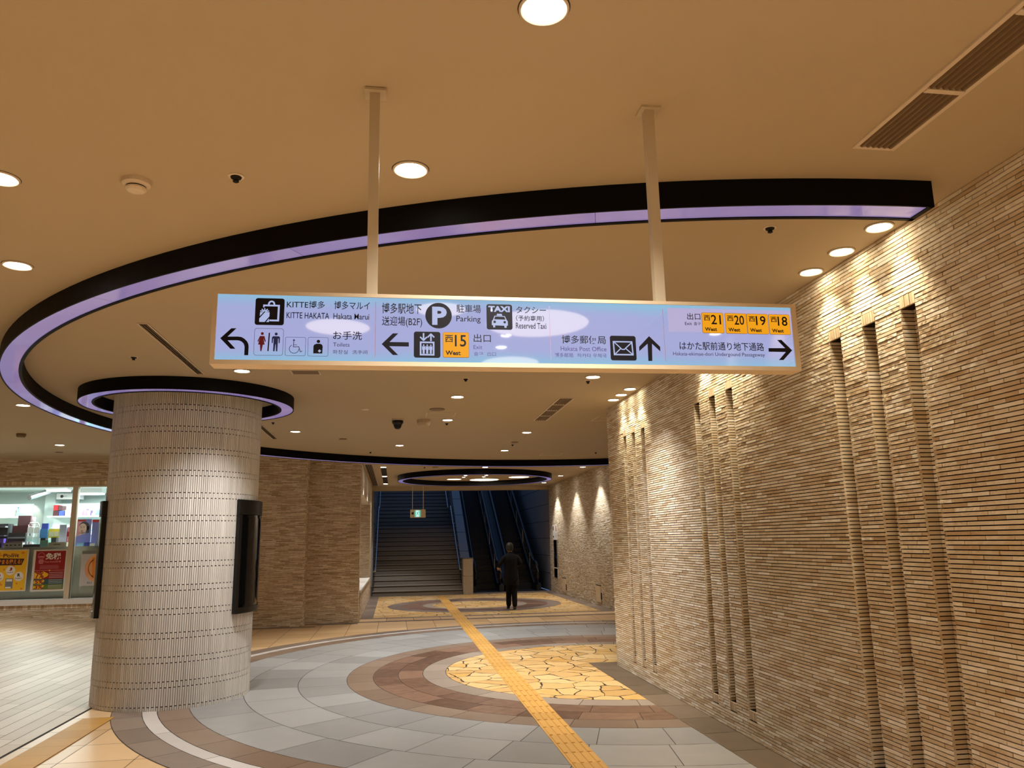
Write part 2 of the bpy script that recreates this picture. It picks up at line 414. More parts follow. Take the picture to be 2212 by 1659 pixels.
# tactile strips
def tactile(name, x0, x1, ya, yb, mat, label, bars):
    t = MB(); y = ya
    while y < yb-.01:
        y1 = min(y+.3, yb); tt = random.random()
        t.box(x0, x1, y+.0012, y1-.0012, 0.0005, .004, 0, tt, '-z')
        if bars:
            for i in range(4):
                xc = x0+(x1-x0)*(i+.5)/4
                t.prism([(-.017, 0), (.017, 0), (.012, .005), (-.012, .005)], (xc, 0, .004), (1, 0, 0), (0, 0, 1), (0, 1, 0), y+.012, y1-.012, 0, min(1, tt+.1))
        y = y1
    return tag(t.build(name, mat), label, 'tactile paving')
tactile('tactile_paving', 1.36, 1.62, -6, 25.75, M['tactile'], 'long yellow ribbed tactile strip crossing the ringed paving to the stairs', True)
tactile('tactile_paving', -3.11, -2.81, -6, 8.96, M['tactile2'], 'short flat ochre tactile strip beside the plank ramp before the column', False)

# ------------------------------------------------------------------ ceiling
cm = MB()
cm.box(-11.2, XF+.2, -6.2, 26.62, ZC, ZC+.12)
struct(cm.build('ceiling', M['ceiling']))

# ------------------------------------------------------------------ brick walls
def bricks(mb, o, u, n, u0, u1, z0, z1, holes=(), course=.025, ln=.195, seed=1, depth=.015, mi=0, joint=.0062, rough=None, jit=.0025):
    rg = random.Random(seed)
    nrow = round((z1-z0)/course); ch = (z1-z0)/nrow
    for k in range(nrow):
        a, b = z0+k*ch+joint/2, z0+(k+1)*ch-joint/2
        hs = sorted((h[0], h[1]) for h in holes if h[2] < b-.004 and h[3] > a+.004)
        segs = []; c = u0
        for h0, h1 in hs:
            if h0 > c+.01: segs.append((c, h0))
            c = max(c, h1)
        if c < u1-.01: segs.append((c, u1))
        off = (k % 2)*ln*.5 + rg.uniform(-.014, .014) + ((k//2) % 3)*.017
        for s0, s1 in segs:
            i = math.floor((s0-off)/ln)
            while True:
                p = max(s0, off+i*ln); q = min(s1, off+(i+1)*ln)
                if p >= s1-.003: break
                if q-p > .008:
                    sp = 0.
                    if rough: sp = rough((p+q)/2, (a+b)/2, rg)
                    mb.obox(o, u, n, (0, 0, 1), p+.0018 if p > s0 else p, q-.0018 if q < s1 else q, 0, depth+rg.uniform(-jit, jit), a, b, mi, min(1, max(0, rg.gauss(.5, .26))), sp)
                i += 1
SLOTS = [(4.000, 4.143), (4.397, 4.540), (4.792, 4.937), (6.573, 6.718), (6.966, 7.107), (7.356, 7.501), (9.133, 9.269), (9.527, 9.662), (9.912, 10.040)]
SZ0, SZ1, SD = .235, 3.035, .085
YE = 10.815
# backing with real recesses
wb = MB()
MX = XW+.016                                  # mortar plane
ys = [-6.0] + [v for s in SLOTS for v in s] + [YE-.016]
for a, b in zip(ys, ys[1:]):
    slot = any(abs(a-s[0]) < 1e-6 for s in SLOTS)
    if not slot: wb.face([(MX, b, 0), (MX, a, 0), (MX, a, ZC), (MX, b, ZC)])
    else:
        wb.face([(MX, b, 0), (MX, a, 0), (MX, a, SZ0), (MX, b, SZ0)]); wb.face([(MX, b, SZ1), (MX, a, SZ1), (MX, a, ZC), (MX, b, ZC)])
        XB = XW+SD+.01
        wb.face([(XB, b, SZ0), (XB, a, SZ0), (XB, a, SZ1), (XB, b, SZ1)])
        e = .012
        wb.face([(MX, b, SZ0), (XB, b, SZ0), (XB, b, SZ1), (MX, b, SZ1)]); wb.face([(MX, a, SZ1), (XB, a, SZ1), (XB, a, SZ0), (MX, a, SZ0)])
        wb.face([(MX, a, SZ0), (XB, a, SZ0), (XB, b, SZ0), (MX, b, SZ0)]); wb.face([(MX, a, SZ1), (MX, b, SZ1), (XB, b, SZ1), (XB, a, SZ1)])
wb.face([(MX, YE-.016, 0), (MX, YE-.016, ZC), (XF, YE-.016, ZC), (XF, YE-.016, 0)])
wb.face([(XF, -6, 0), (MX, -6, 0), (MX, -6, ZC), (XF, -6, ZC)])
wall_right = struct(wb.build('wall_right', M['joint']))
def rough_near(yv, z, rg):
    # split-faced bricks gather round the slots, smooth ones lie towards the near end
    d = min(abs(yv-(s[0]+s[1])/2) for s in SLOTS)
    p = .12
    if d < .55: p = .85
    elif yv > 4.9: p = .6
    if z > 3.3: p *= .6
    return (rg.uniform(.4, 1.0) if rg.random() < p else .08)
bk = MB()
holes = [(s[0], s[1], SZ0-.075, SZ1+.075) for s in SLOTS]
o = (MX, 0, 0); U = (0, 1, 0); NN = (-1, 0, 0)
bricks(bk, o, U, NN, .3, YE, 0, ZC, holes, seed=11, depth=.016, rough=rough_near)
bk.obox(o, U, NN, (0, 0, 1), -6, .297, 0, .014, 0, ZC, 0, .5, 0)
for i, s in enumerate(SLOTS):
    rg = random.Random(40+i)
    for zz0, zz1 in ((SZ1, SZ1+.075), (SZ0-.075, SZ0)):     # soldier heads and sills
        for k in range(6):
            w = (s[1]-s[0])/6
            bk.obox(o, U, NN, (0, 0, 1), s[0]+k*w+.0012, s[0]+(k+1)*w-.0012, -.05, .016+rg.uniform(-.001, .001), zz0+.002, zz1-.002, 1, rg.random(), 0)
    # lining of the recess: far cheek, near cheek, back
    bricks(bk, (0, s[1], 0), (1, 0, 0), (0, -1, 0), XW+.001, XW+SD, SZ0, SZ1, (), seed=60+i, depth=.002, ln=.3, jit=.0008)
    bricks(bk, (0, s[0], 0), (1, 0, 0), (0, 1, 0), XW+.001, XW+SD, SZ0, SZ1, (), seed=80+i, depth=.002, ln=.3, jit=.0008)
    bricks(bk, (XW+SD+.01, 0, 0), U, NN, s[0], s[1], SZ0, SZ1, (), seed=100+i, depth=.008, ln=.3, jit=.001)
bricks(bk, (0, YE-.016, 0), (1, 0, 0), (0, 1, 0), XW, XF, 0, ZC, (), seed=12, depth=.014)
bk.build('brick_cladding', [M['brick'], M['soldier']], wall_right)

# far right wall of the passage
fw_ = MB(); fw_.face([(XF, 26.62, 0), (XF, YE-.02, 0), (XF, YE-.02, ZC), (XF, 26.62, ZC)])
wall_far = struct(fw_.build('wall_passage_right', M['joint']))
fb = MB()
bricks(fb, (XF, 0, 0), U, NN, 14.0, 26.6, 0, ZC, (), seed=21, depth=.013, jit=.004, rough=lambda a, b, r: r.uniform(.3, 1))
fb.build('brick_cladding', [M['brick']], wall_far)

# left blocks
def block(name, x0, x1, y0, y1, seed, lab=None):
    b = MB(); b.box(x0, x1, y0, y1, 0, ZC, skip='-z +z')
    w = struct(b.build(name, M['joint']), lab)
    k = MB()
    bricks(k, (0, y0, 0), (1, 0, 0), (0, -1, 0), x0, x1, 0, ZC, (), seed=seed, depth=.014, jit=.006)
    bricks(k, (x1, 0, 0), (0, 1, 0), (1, 0, 0), y0-.012, min(y1, y0+.6), 0, ZC, (), seed=seed+1, depth=.012)
    k.build('brick_cladding', [M['brickd']], w)
    return w
block('wall_block_outer', -4.3, -1.90, 17.50, 18.3, 31)
block('wall_block_inner', -1.90, -.775, 17.95, 18.3, 33)

# left wall of the far passage with a lit display niche over a sill
XL = -.76
nz0, nz1, ny0, ny1, nd = .64, 2.86, 18.30, 24.9, .55
pm = MB()
pm.face([(XL, 24.9, 0), (XL, 26.62, 0), (XL, 26.62, ZC), (XL, 24.9, ZC)][::-1], 0)
pm.face([(XL, 18.3, 0), (XL, 24.9, 0), (XL, 24.9, nz0-.04), (XL, 18.3, nz0-.04)][::-1], 0)
pm.face([(XL, 18.3, nz1), (XL, 24.9, nz1), (XL, 24.9, ZC), (XL, 18.3, ZC)][::-1], 1)
pm.face([(XL-nd, 18.3, nz0), (XL-nd, 24.9, nz0), (XL-nd, 24.9, nz1), (XL-nd, 18.3, nz1)][::-1], 0)
pm.face([(XL-nd, 24.9, nz0), (XL, 24.9, nz0), (XL, 24.9, nz1), (XL-nd, 24.9, nz1)][::-1], 0)
pm.face([(XL-nd, 18.3, nz1), (XL-nd, 24.9, nz1), (XL, 24.9, nz1), (XL, 18.3, nz1)], 1)
pm.face([(XL-nd, 18.3, nz0-.03), (XL, 18.3, nz0-.03), (XL, 24.9, nz0-.03), (XL-nd, 24.9, nz0-.03)], 1)
wall_pl = struct(pm.build('wall_passage_left', [M['joint'], M['offwhite']]))
pk = MB()
bricks(pk, (XL, 0, 0), (0, 1, 0), (1, 0, 0), 18.3, 24.9, 0, nz0-.05, (), seed=35, depth=.01)
bricks(pk, (XL, 0, 0), (0, 1, 0), (1, 0, 0), 24.95, 26.6, 0, ZC, (), seed=36, depth=.01)
bricks(pk, (XL-nd, 0, 0), (0, 1, 0), (1, 0, 0), 18.3, 24.9, nz0, nz1, (), seed=37, depth=.01)
bricks(pk, (0, 24.9, 0), (1, 0, 0), (0, -1, 0), XL-nd, XL, nz0, nz1, (), seed=38, depth=.01)
pk.build('brick_cladding', [M['brick']], wall_pl)
sm = MB(); sm.box(XL-nd+.02, XL+.03, 18.28, 24.92, nz0-.03, nz0+.02)
sm.build('sill', M['white'], wall_pl)
jm = MB(); jm.box(XL-.02, XL+.025, 24.9, 25.02, nz0-.03, ZC-.001)
jm.build('jamb', M['offwhite'], wall_pl)

# shop wall with its wide window on the ramp
SX0, SX1 = -11.0, -4.5
HZ, GZ1, GZ0, SIL = 3.0, 2.965, .70, .595
sw = MB()
sw.box(SX0, -4.3, 17.5, 17.75, HZ, ZC, skip='+z'); sw.box(SX0, -4.3, 17.5, 17.75, 0, SIL, skip='-z'); sw.box(SX1, -4.3, 17.5, 17.75, SIL, HZ)
wall_shop = struct(sw.build('wall_shop', M['joint']))
sk = MB()
bricks(sk, (0, 17.5, 0), (1, 0, 0), (0, -1, 0), SX0, -4.3, 3.09, ZC, (), seed=51, depth=.012)
bricks(sk, (0, 17.5, 0), (1, 0, 0), (0, -1, 0), SX0, -4.3, .10, .505, (), seed=52, depth=.012)
bricks(sk, (0, 17.5, 0), (1, 0, 0), (0, -1, 0), SX1, -4.3, .505, 3.09, (), seed=53, depth=.012)
rg = random.Random(54); x = SX0
while x < SX1:                                  # soldier courses over and under the window
    sk.obox((0, 17.5, 0), (1, 0, 0), (0, -1, 0), (0, 0, 1), x+.002, x+.048, 0, .012, .51, SIL-.004, 0, rg.random())
    sk.obox((0, 17.5, 0), (1, 0, 0), (0, -1, 0), (0, 0, 1), x+.002, x+.048, 0, .012, HZ+.004, 3.085, 0, rg.random()); x += .05
sk.build('brick_cladding', [M['brickd']], wall_shop)
win = thing('window_1', None, None, (-7.7, 17.5, SIL)); win['kind'] = 'structure'; win['label'] = 'wide shop window in white frames behind the column'
w = MB(); w.box(SX0, SX1, 17.44, 17.72, SIL, GZ0); w.build('sill', M['white'], win)
w = MB(); w.box(SX0, SX1, 17.48, 17.7, GZ1, HZ); w.build('head_frame', M['offwhite'], win)
for xm in (-9.25, -6.60, SX1+.05):
    w = MB(); w.box(xm-.05, xm+.05, 17.49, 17.6, GZ0, GZ1); w.build('mullion', M['offwhite'], win)
for xa, xb in ((SX0, -9.3), (-9.2, -6.65), (-6.55, SX1)):
    w = MB(); w.box(xa, xb, 17.53, 17.542, GZ0, GZ1); w.build('pane', M['glass'], win)

# enclosing walls out of view (hall behind and to the left)
e = MB(); e.box(-11.2, -11.05, -6.2, 22.6, 0, ZC+.1); struct(e.build('wall_left', M['offwhite']))
e = MB(); e.box(-11.2, XF+.2, -6.2, -6.0, 0, ZC+.1); struct(e.build('wall_back', M['offwhite']))

# ------------------------------------------------------------------ column
CX, CY, CR = -2.53, 10.01, .85
colr = thing('column', 'round pale ribbed stone column at left of the paving rings', 'column', (CX, CY, 0))
c = MB(); c.lathe((CX, CY, 0), [(CR-.012, 0), (CR-.012, ZC)], 96); c.build('core', M['coljoint'], colr, smooth=True)
c = MB(); NS = 234; rg = random.Random(9)
edges = [-.02+.25*k for k in range(-1, 16)]
for i in range(NS):
    a0_, a1_ = 2*pi*i/NS, 2*pi*(i+1)/NS
    gap = .0007/CR
    base = -.02 if i % 2 else .04
    for k in range(-1, 15):
        z0, z1 = max(0, base+.25*k+.005), min(ZC, base+.25*(k+1)-.005)
        if z1-z0 < .01: continue
        r = CR+rg.uniform(-.0018, .0018); rb = CR-.013
        tt = min(1, max(0, rg.gauss(.5, .15)))
        p, q = a0_+gap, a1_-gap; pm_, qm = p+.0035, q-.0035
        def pt(rad, a, z): return (CX+rad*cos(a), CY+rad*sin(a), z)
        c.face([pt(r, pm_, z0), pt(r, qm, z0), pt(r, qm, z1), pt(r, pm_, z1)], 0, tt)
        c.face([pt(rb, p, z0), pt(r, pm_, z0), pt(r, pm_, z1), pt(rb, p, z1)], 0, tt)
        c.face([pt(r, qm, z0), pt(rb, q, z0), pt(rb, q, z1), pt(r, qm, z1)], 0, tt)
        c.face([pt(rb, p, z1), pt(r, pm_, z1), pt(r, qm, z1), pt(rb, q, z1)], 0, tt)
        c.face([pt(rb, q, z0), pt(r, qm, z0), pt(r, pm_, z0), pt(rb, p, z0)], 0, tt)
c.build('ribbed_cladding', M['colslip'], colr)

def display_case(a0, a1, label):
    """curved black poster case standing 5 cm off the column"""
    am = radians((a0+a1)/2)
    root = thing('display_case', label, 'display case', (CX+.9*cos(am), CY+.9*sin(am), .935))
    A0, A1 = radians(a0), radians(a1); R0, R1 = CR+.004, CR+.055
    def arc(mb, ra, rb, p, q, z0, z1, mi=0):
        n = max(2, int((q-p)/radians(2)))
        for k in range(n):
            s, t = p+(q-p)*k/n, p+(q-p)*(k+1)/n
            P = lambda r, a, z: (CX+r*cos(a), CY+r*sin(a), z)
            mb.face([P(rb, s, z0), P(rb, t, z0), P(rb, t, z1), P(rb, s, z1)], mi)
            mb.face([P(ra, s, z1), P(rb, s, z1), P(rb, t, z1), P(ra, t, z1)], mi)
            mb.face([P(ra, t, z0), P(rb, t, z0), P(rb, s, z0), P(ra, s, z0)], mi)
            if k == 0: mb.face([P(ra, s, z0), P(rb, s, z0), P(rb, s, z1), P(ra, s, z1)], mi)
            if k == n-1: mb.face([P(rb, t, z0), P(ra, t, z0), P(ra, t, z1), P(rb, t, z1)], mi)
    f = MB(); d = radians(3.0)
    arc(f, R0, R1, A0, A0+d, .935, 2.05); arc(f, R0, R1, A1-d, A1, .935, 2.05); arc(f, R0, R1, A0+d, A1-d, .935, 1.0)
    f.build('frame', M['frame_black'], root)
    f = MB(); arc(f, R0, R1+.002, A0, A1, 2.055, 2.225); f.build('header_panel', M['frame_black'], root)
    f = MB(); arc(f, R0, R1-.004, A0+d*1.4, A1-d*1.4, 1.03, 2.02); arc(f, R0, R1-.012, A0+d, A1-d, 1.0, 2.05); f.build('glass_front', M['glass_dark'], root)
    return root
display_case(-34, 18, 'curved black poster case on the right side of the column')
display_case(-198, -146, 'curved black poster case on the left side of the column, only its edge showing')

# ------------------------------------------------------------------ ring lights under the ceiling
def ring_light(label, c, ro, ri, zb, a0, a1, group=None, cutx=None, seam=14):
    """black fascias outside and inside with a lavender panel between"""
    root = thing('ceiling_ring', label, 'ring light', (c[0], c[1], zb), group)
    full = abs(a1-a0-360) < 1e-6
    def arcs(prof, n, s=a0, e=a1):
        mb = MB(); mb.lathe((c[0], c[1], 0), prof, n, 0, .5, radians(s), radians(e)); return mb
    n = max(24, int((a1-a0)/1.5))
    mb = arcs([(ro-.012, zb), (ro, zb), (ro, ZC), (ro-.012, ZC), (ro-.012, zb)], n)
    mb.build('outer_fascia', M['black'], root)
    mb = arcs([(ri, zb), (ri+.028, zb), (ri+.028, ZC), (ri, ZC), (ri, zb)], n)
    mb.build('inner_fascia', M['black'], root)
    pn = MB(); k = round((a1-a0)/seam); rg = random.Random(int(ro*100))
    for i in range(k):
        s, e = a0+(a1-a0)*i/k, a0+(a1-a0)*(i+1)/k
        gp = .0012/ro*180/pi
        pn.lathe((c[0], c[1], 0), [(ri+.028, zb+.006), (ro-.012, zb+.006), (ro-.012, zb+.02)], max(4, int((e-s)/1.5)), 0, rg.random(), radians(s+gp), radians(e-gp))
    pn.build('light_panel', M['acrylic'], root)
    if not full:
        for a, sgn in ((a0, 1), (a1, -1)):
            ec = MB(); ar = radians(a); t = .03/ro
            P = lambda r, z, q: (c[0]+r*cos(ar+q), c[1]+r*sin(ar+q), z)
            qs = (0, t*sgn)
            for q in qs: ec.face([P(ri, zb, q), P(ro, zb, q), P(ro, ZC, q), P(ri, ZC, q)])
            ec.face([P(ri, zb, qs[0]), P(ro, zb, qs[0]), P(ro, zb, qs[1]), P(ri, zb, qs[1])])
            ec.build('end_cap', M['black'], root)
    return root
ring_light('huge black ceiling ring arc with a lavender underside, ending by the right brick wall', RC, 7.29, 7.10, 3.388, 70.6, 268.95)
ring_light('small black ceiling ring with a lavender underside round the column top', (CX, CY), 1.24, 1.06, 3.39, 0, 360)
ring_light('oval-looking black ceiling ring round luminous discs above the far passage', (2.27, 22.25), 2.2, 2.03, 3.39, 0, 360)

# ------------------------------------------------------------------ lights
def spot(x, y, w, cone, blend, col, z=ZC-.03, r=.05, aim=None, parent=None):
    d = bpy.data.lights.new('lamp_and_fill_light', 'SPOT'); d.energy = w; d.spot_size = radians(cone); d.spot_blend = blend
    d.color = col; d.shadow_soft_size = r
    o = bpy.data.objects.new('lamp_and_fill_light', d); COL.objects.link(o); o.location = (x, y, z)
    if aim: o.rotation_euler = Vector(aim).to_track_quat('-Z', 'Y').to_euler()
    if parent is not None: o.parent = parent; o.location = Vector((x, y, z)) - parent.location
    return o
WARM = (1, .84, .62); NEUT = (1, .965, .91)
def downlight_proto(r, glow):
    root = bpy.data.objects.new('downlight', None); root.empty_display_size = .1
    m = MB(); m.lathe((0, 0, 0), [(r*1.18, 0), (r*1.18, -.006), (r*1.08, -.010), (r*.98, -.006), (r*.94, 0)], 32)
    t = m.build('trim_ring', M['lamptrim'], root, smooth=True)
    m = MB(); m.lathe((0, 0, 0), [(r*1.23, -.0006), (r*1.12, -.0008)], 32); m.build('painted_shadow_ring', M['ventdark'], root)  # dark ring painted round the trim as its shadow line
    m = MB(); m.lathe((0, 0, 0), [(r*.95, -.002), (r*.8, -.007), (r*.4, -.011), (0, -.012)], 28)
    l = m.build('lens', glow, root, smooth=True)
    return root
protos = {}
def downlight(x, y, label, r=.076, glow='lamp', w=0, cone=112, blend=1, col=NEUT, group='ceiling downlights', aim=None):
    key = (r, glow)
    if key not in protos:
        o = downlight_proto(r, M[glow]); COL.objects.link(o); protos[key] = o
        o['category'] = 'downlight'; o.location = (x, y, ZC); o['label'] = label; o['group'] = group
    else:
        o = dup(protos[key], (x, y, ZC), label, group)
    if w: spot(x, y, w, cone, blend, col, r=r*.8, aim=aim)
    return o
GW = 360
for x, y, lab in [
    (.50, 2.369, 'nearest round downlight, cut by the top edge of the view'),
    (.06, 3.635, 'round downlight above the sign, just right of its left post'),
    (-1.982, 3.953, 'upper of two downlights at the left edge, half cut off'),
    (-2.473, 5.271, 'round downlight near the left edge above the black ring'),
    (-1.635, 8.456, 'downlight just under the left end of the sign'),
    (2.249, 8.532, 'downlight under the right half of the sign'),
    (.786, 9.866, 'downlight below the middle of the sign'),
    (.79, 11.822, 'downlight right of the black dome camera'),
    (-1.643, 13.144, 'downlight just right of the column top'),
    (.078, 15.047, 'downlight before the far arc of the big ring, left of middle'),
    (2.257, 13.2, 'downlight between the slatted vent and the far ring'),
    (2.246, 15.928, 'farthest downlight inside the big ring, near its far arc'),
    (-4.777, 10.727, 'downlight at left just outside the big ring, left of the column'),
    (-5.98, 14.954, 'downlight at left in front of the shop window')]:
    downlight(x, y, lab, w=GW)
# unseen spots added behind and beside the camera for fill; first mirrored in sign
for x, y in [(2.30, .12), (-3.4, 1.6), (-.7, -2.6), (2.3, -3.0), (-6.5, 4.5), (-8.4, 9.5), (-8.8, 15.2), (-6.0, -1.0)]:
    spot(x, y, GW, 112, 1, NEUT)
# wall washers along the right brick wall
for x, y, lab in [(2.905, 4.069, 'nearest of three wall lights beside the near end of the big ring'), (2.906, 4.481, 'middle of three wall lights beside the near end of the big ring'),
                  (2.911, 4.879, 'farthest of three wall lights beside the near end of the big ring'),
                  (2.90, 9.222, 'nearest of three wall lights by the far corner of the brick wall'), (2.902, 9.615, 'middle of three wall lights by the far corner of the brick wall'),
                  (2.902, 9.987, 'farthest of three wall lights by the far corner of the brick wall')]:
    downlight(x, y, lab, r=.07, glow='lampw', w=55, cone=76, blend=.6, col=(1, .86, .60), group='wall lights over the brick wall', aim=(.06, 0, -1))
for y in (6.35, 6.75, 7.15):
    downlight(2.904, y, {6.35: 'nearest', 6.75: 'middle', 7.15: 'farthest'}[y] + ' of three wall lights hidden behind the right end of the sign', r=.07, glow='lampw', w=55, cone=76, blend=.6, col=(1, .86, .60), group='wall lights over the brick wall', aim=(.06, 0, -1))
for y in (.2, .6, 1.0): spot(2.90, y, 55, 76, .6, (1, .86, .60), aim=(.06, 0, -1))
# far passage
for x, y, lab in [(-.29, 19.483, 'nearest of the passage downlights over the lit niche'), (-.29, 22.258, 'middle passage downlight over the lit niche'), (-.295, 25.106, 'farthest passage downlight over the lit niche'),
                  (4.818, 19.67, 'nearest passage downlight along the far right wall'), (4.809, 22.405, 'middle passage downlight along the far right wall'), (4.829, 25.134, 'farthest passage downlight along the far right wall')]:
    downlight(x, y, lab, w=230, cone=92, blend=.5, col=NEUT)
downlight(2.26, 19.609, 'passage downlight just beyond the far arc, over its middle', w=110, cone=100, col=NEUT)
DG = 'luminous discs inside the far ring'
def disc(x, y, r, label, group=DG):
    m = MB(); m.lathe((x, y, ZC), [(r+.02, 0), (r+.02, -.012), (r, -.014), (r, -.004)], 48)
    root = thing('ceiling_disc_light', label, 'ceiling light', (x, y, ZC), group)
    m.build('rim', M['lamptrim'], root)
    m = MB(); m.lathe((x, y, ZC), [(r, -.006), (0, -.0065)], 48); m.build('diffuser', M['disc'], root)
disc(1.755, 23.38, .215, 'smallest luminous ceiling disc, at left inside the far ring')
disc(2.69, 23.65, .44, 'largest luminous ceiling disc, in the middle of the far ring')
disc(3.62, 22.73, .30, 'luminous ceiling disc at right inside the far ring')
for x, y, lab in [(1.98, 22.66, 'tiny lamp nearest the smallest disc, lower of its pair'), (1.98, 22.08, 'tiny lamp near the smallest disc, upper of its pair'),
                  (2.56, 22.61, 'tiny lamp just over the largest disc'), (2.57, 22.03, 'tiny lamp over the largest disc, upper of its pair')]:
    downlight(x, y, lab, r=.055, w=45, cone=90, group='tiny lamps inside the far ring')
# luminous discs of the same kind over the camera (mirrored in the sign face)
BG = 'luminous discs above the camera'
disc(-.50, -.745, .27, 'luminous disc mirrored at left in the sign', BG)
disc(1.20, -.50, .44, 'luminous disc mirrored in the middle of the sign', BG)
disc(1.18, -2.0, .30, 'luminous disc mirrored low in the sign', BG)
disc(.35, -.15, .20, 'luminous disc mirrored at the top of the sign', BG)
for x, y in [(.99, -.92), (1.0, -1.36), (3.0-.1, -.7)]: downlight(x, y, 'tiny lamp over the camera, mirrored in the sign', r=.055, w=30, cone=90, group='tiny lamps above the camera')


# ------------------------------------------------------------------ text and flat print helpers
def text_mesh(body, offset=0.0):
    c = bpy.data.curves.new('lettering', 'FONT'); c.body = body; c.resolution_u = 3; c.offset = offset
    o = bpy.data.objects.new('lettering', c); COL.objects.link(o)
    dg = bpy.context.evaluated_depsgraph_get()
    me = bpy.data.meshes.new_from_object(o.evaluated_get(dg))
    bpy.data.objects.remove(o); bpy.data.curves.remove(c)
    return me
def lettering(body, x0, x1, z0, z1, mat, parent, y, offset=0.0, name='lettering', tf=None):
    """fit a line of text into a box of the plane y=const (tf may map (x,z) into another plane)"""
    me = text_mesh(body, offset)
    xs = [v.co.x for v in me.vertices]; ys = [v.co.y for v in me.vertices]
    ax, bx, ay, by = min(xs), max(xs), min(ys), max(ys)
    pw = parent_world(parent)
    for v in me.vertices:
        X = x0+(v.co.x-ax)/(bx-ax)*(x1-x0); Z = z0+(v.co.y-ay)/(by-ay)*(z1-z0)
        P = Vector(tf(X, Z)) if tf else Vector((X, y, Z))
        v.co = P-pw
    me.materials.clear(); me.materials.append(mat)
    o = bpy.data.objects.new(name, me); COL.objects.link(o); o.parent = parent
    return o
def circ(cx, cz, rx, rz=None, n=28, a0=0, a1=2*pi):
    rz = rx if rz is None else rz
    return [(cx+rx*cos(a0+(a1-a0)*k/n), cz+rz*sin(a0+(a1-a0)*k/n)) for k in range(n if a1-a0 > 6.28 else n+1)]
def rrect(x0, x1, z0, z1, r, n=6):
    P = []
    for cx, cz, a in ((x1-r, z1-r, 0), (x0+r, z1-r, pi/2), (x0+r, z0+r, pi), (x1-r, z0+r, 3*pi/2)):
        P += [(cx+r*cos(a+pi/2*k/n), cz+r*sin(a+pi/2*k/n)) for k in range(n+1)]
    return P
class Flat:
    """flat print on a plane y=const facing -y (or mapped by tf)"""
    def __init__(s, y=0, tf=None): s.mb = MB(); s.y = y; s.tf = tf
    def P(s, p): return s.tf(p[0], p[1]) if s.tf else (p[0], s.y, p[1])
    def poly(s, pts):
        a = sum(p[0]*q[1]-q[0]*p[1] for p, q in zip(pts, pts[1:]+pts[:1]))
        s.mb.face([s.P(p) for p in (pts if a > 0 else pts[::-1])]); return s
    def rect(s, x0, x1, z0, z1): return s.poly([(x0, z0), (x1, z0), (x1, z1), (x0, z1)])
    def disc(s, *a, **k): return s.poly(circ(*a, **k))
    def band(s, A, B):
        n = len(A)
        for i in range(n): s.mb.face([s.P(p) for p in (A[i], A[(i+1) % n], B[(i+1) % n], B[i])])
        return s
    def stroke(s, pts, w):
        for p, q in zip(pts, pts[1:]):
            d = Vector((q[0]-p[0], q[1]-p[1])); 
            if d.length < 1e-9: continue
            d.normalize(); nx, nz = -d.y*w/2, d.x*w/2; e = d*w*.2
            s.poly([(p[0]-e.x+nx, p[1]-e.y+nz), (p[0]-e.x-nx, p[1]-e.y-nz), (q[0]+e.x-nx, q[1]+e.y-nz), (q[0]+e.x+nx, q[1]+e.y+nz)])
        return s
    def arc(s, cx, cz, r, w, a0, a1, n=24, rz=None):
        return s.stroke(circ(cx, cz, r, rz, n, a0, a1), w)
    def build(s, name, mat, parent): return s.mb.build(name, mat, parent)
def lm(px, wb):
    """linear map from a measured box (x0,x1,ytop,ybottom) to (X0,X1,Z0,Z1)"""
    return lambda x, y: (wb[0]+(x-px[0])/(px[1]-px[0])*(wb[1]-wb[0]), wb[3]+(y-px[2])/(px[3]-px[2])*(wb[2]-wb[3]))

# ------------------------------------------------------------------ hanging direction sign
SC = .485; TL_ = .003
def zz(x, z): return z-TL_*(x-SC)
sign = thing('direction_sign', 'long backlit bilingual direction sign hanging on two posts from the ceiling', 'sign', (SC, 2.96, 2.5))
Yf, Yp, Yt = 2.918, 2.924, 2.9232
fx0, fx1, fz0, fz1 = -.682, 1.656, 2.361, 2.646
px0, px1, pz0, pz1 = -.666, 1.634, 2.378, 2.632
m = MB()
m.box(fx0, fx1, Yf, 3.0, fz0, pz0); m.box(fx0, fx1, Yf, 3.0, pz1, fz1)
m.box(fx0, px0, Yf, 3.0, pz0, pz1); m.box(px1, fx1, Yf, 3.0, pz0, pz1); m.box(px0, px1, 2.99, 3.0, pz0, pz1)
m.build('frame', M['beige'], sign)
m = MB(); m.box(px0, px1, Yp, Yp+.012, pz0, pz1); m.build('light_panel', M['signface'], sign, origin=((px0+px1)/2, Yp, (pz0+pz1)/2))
for xp in (-.097, 1.0785):
    m = MB(); m.box(xp-.0205, xp+.0205, 2.945, 2.985, fz1-.004, ZC-.012); po = m.build('post', M['post'], sign)
    m = MB(); m.box(xp-.04, xp+.045, 2.925, 3.005, ZC-.012, ZC-.001); m.build('ceiling_flange', M['post'], po)
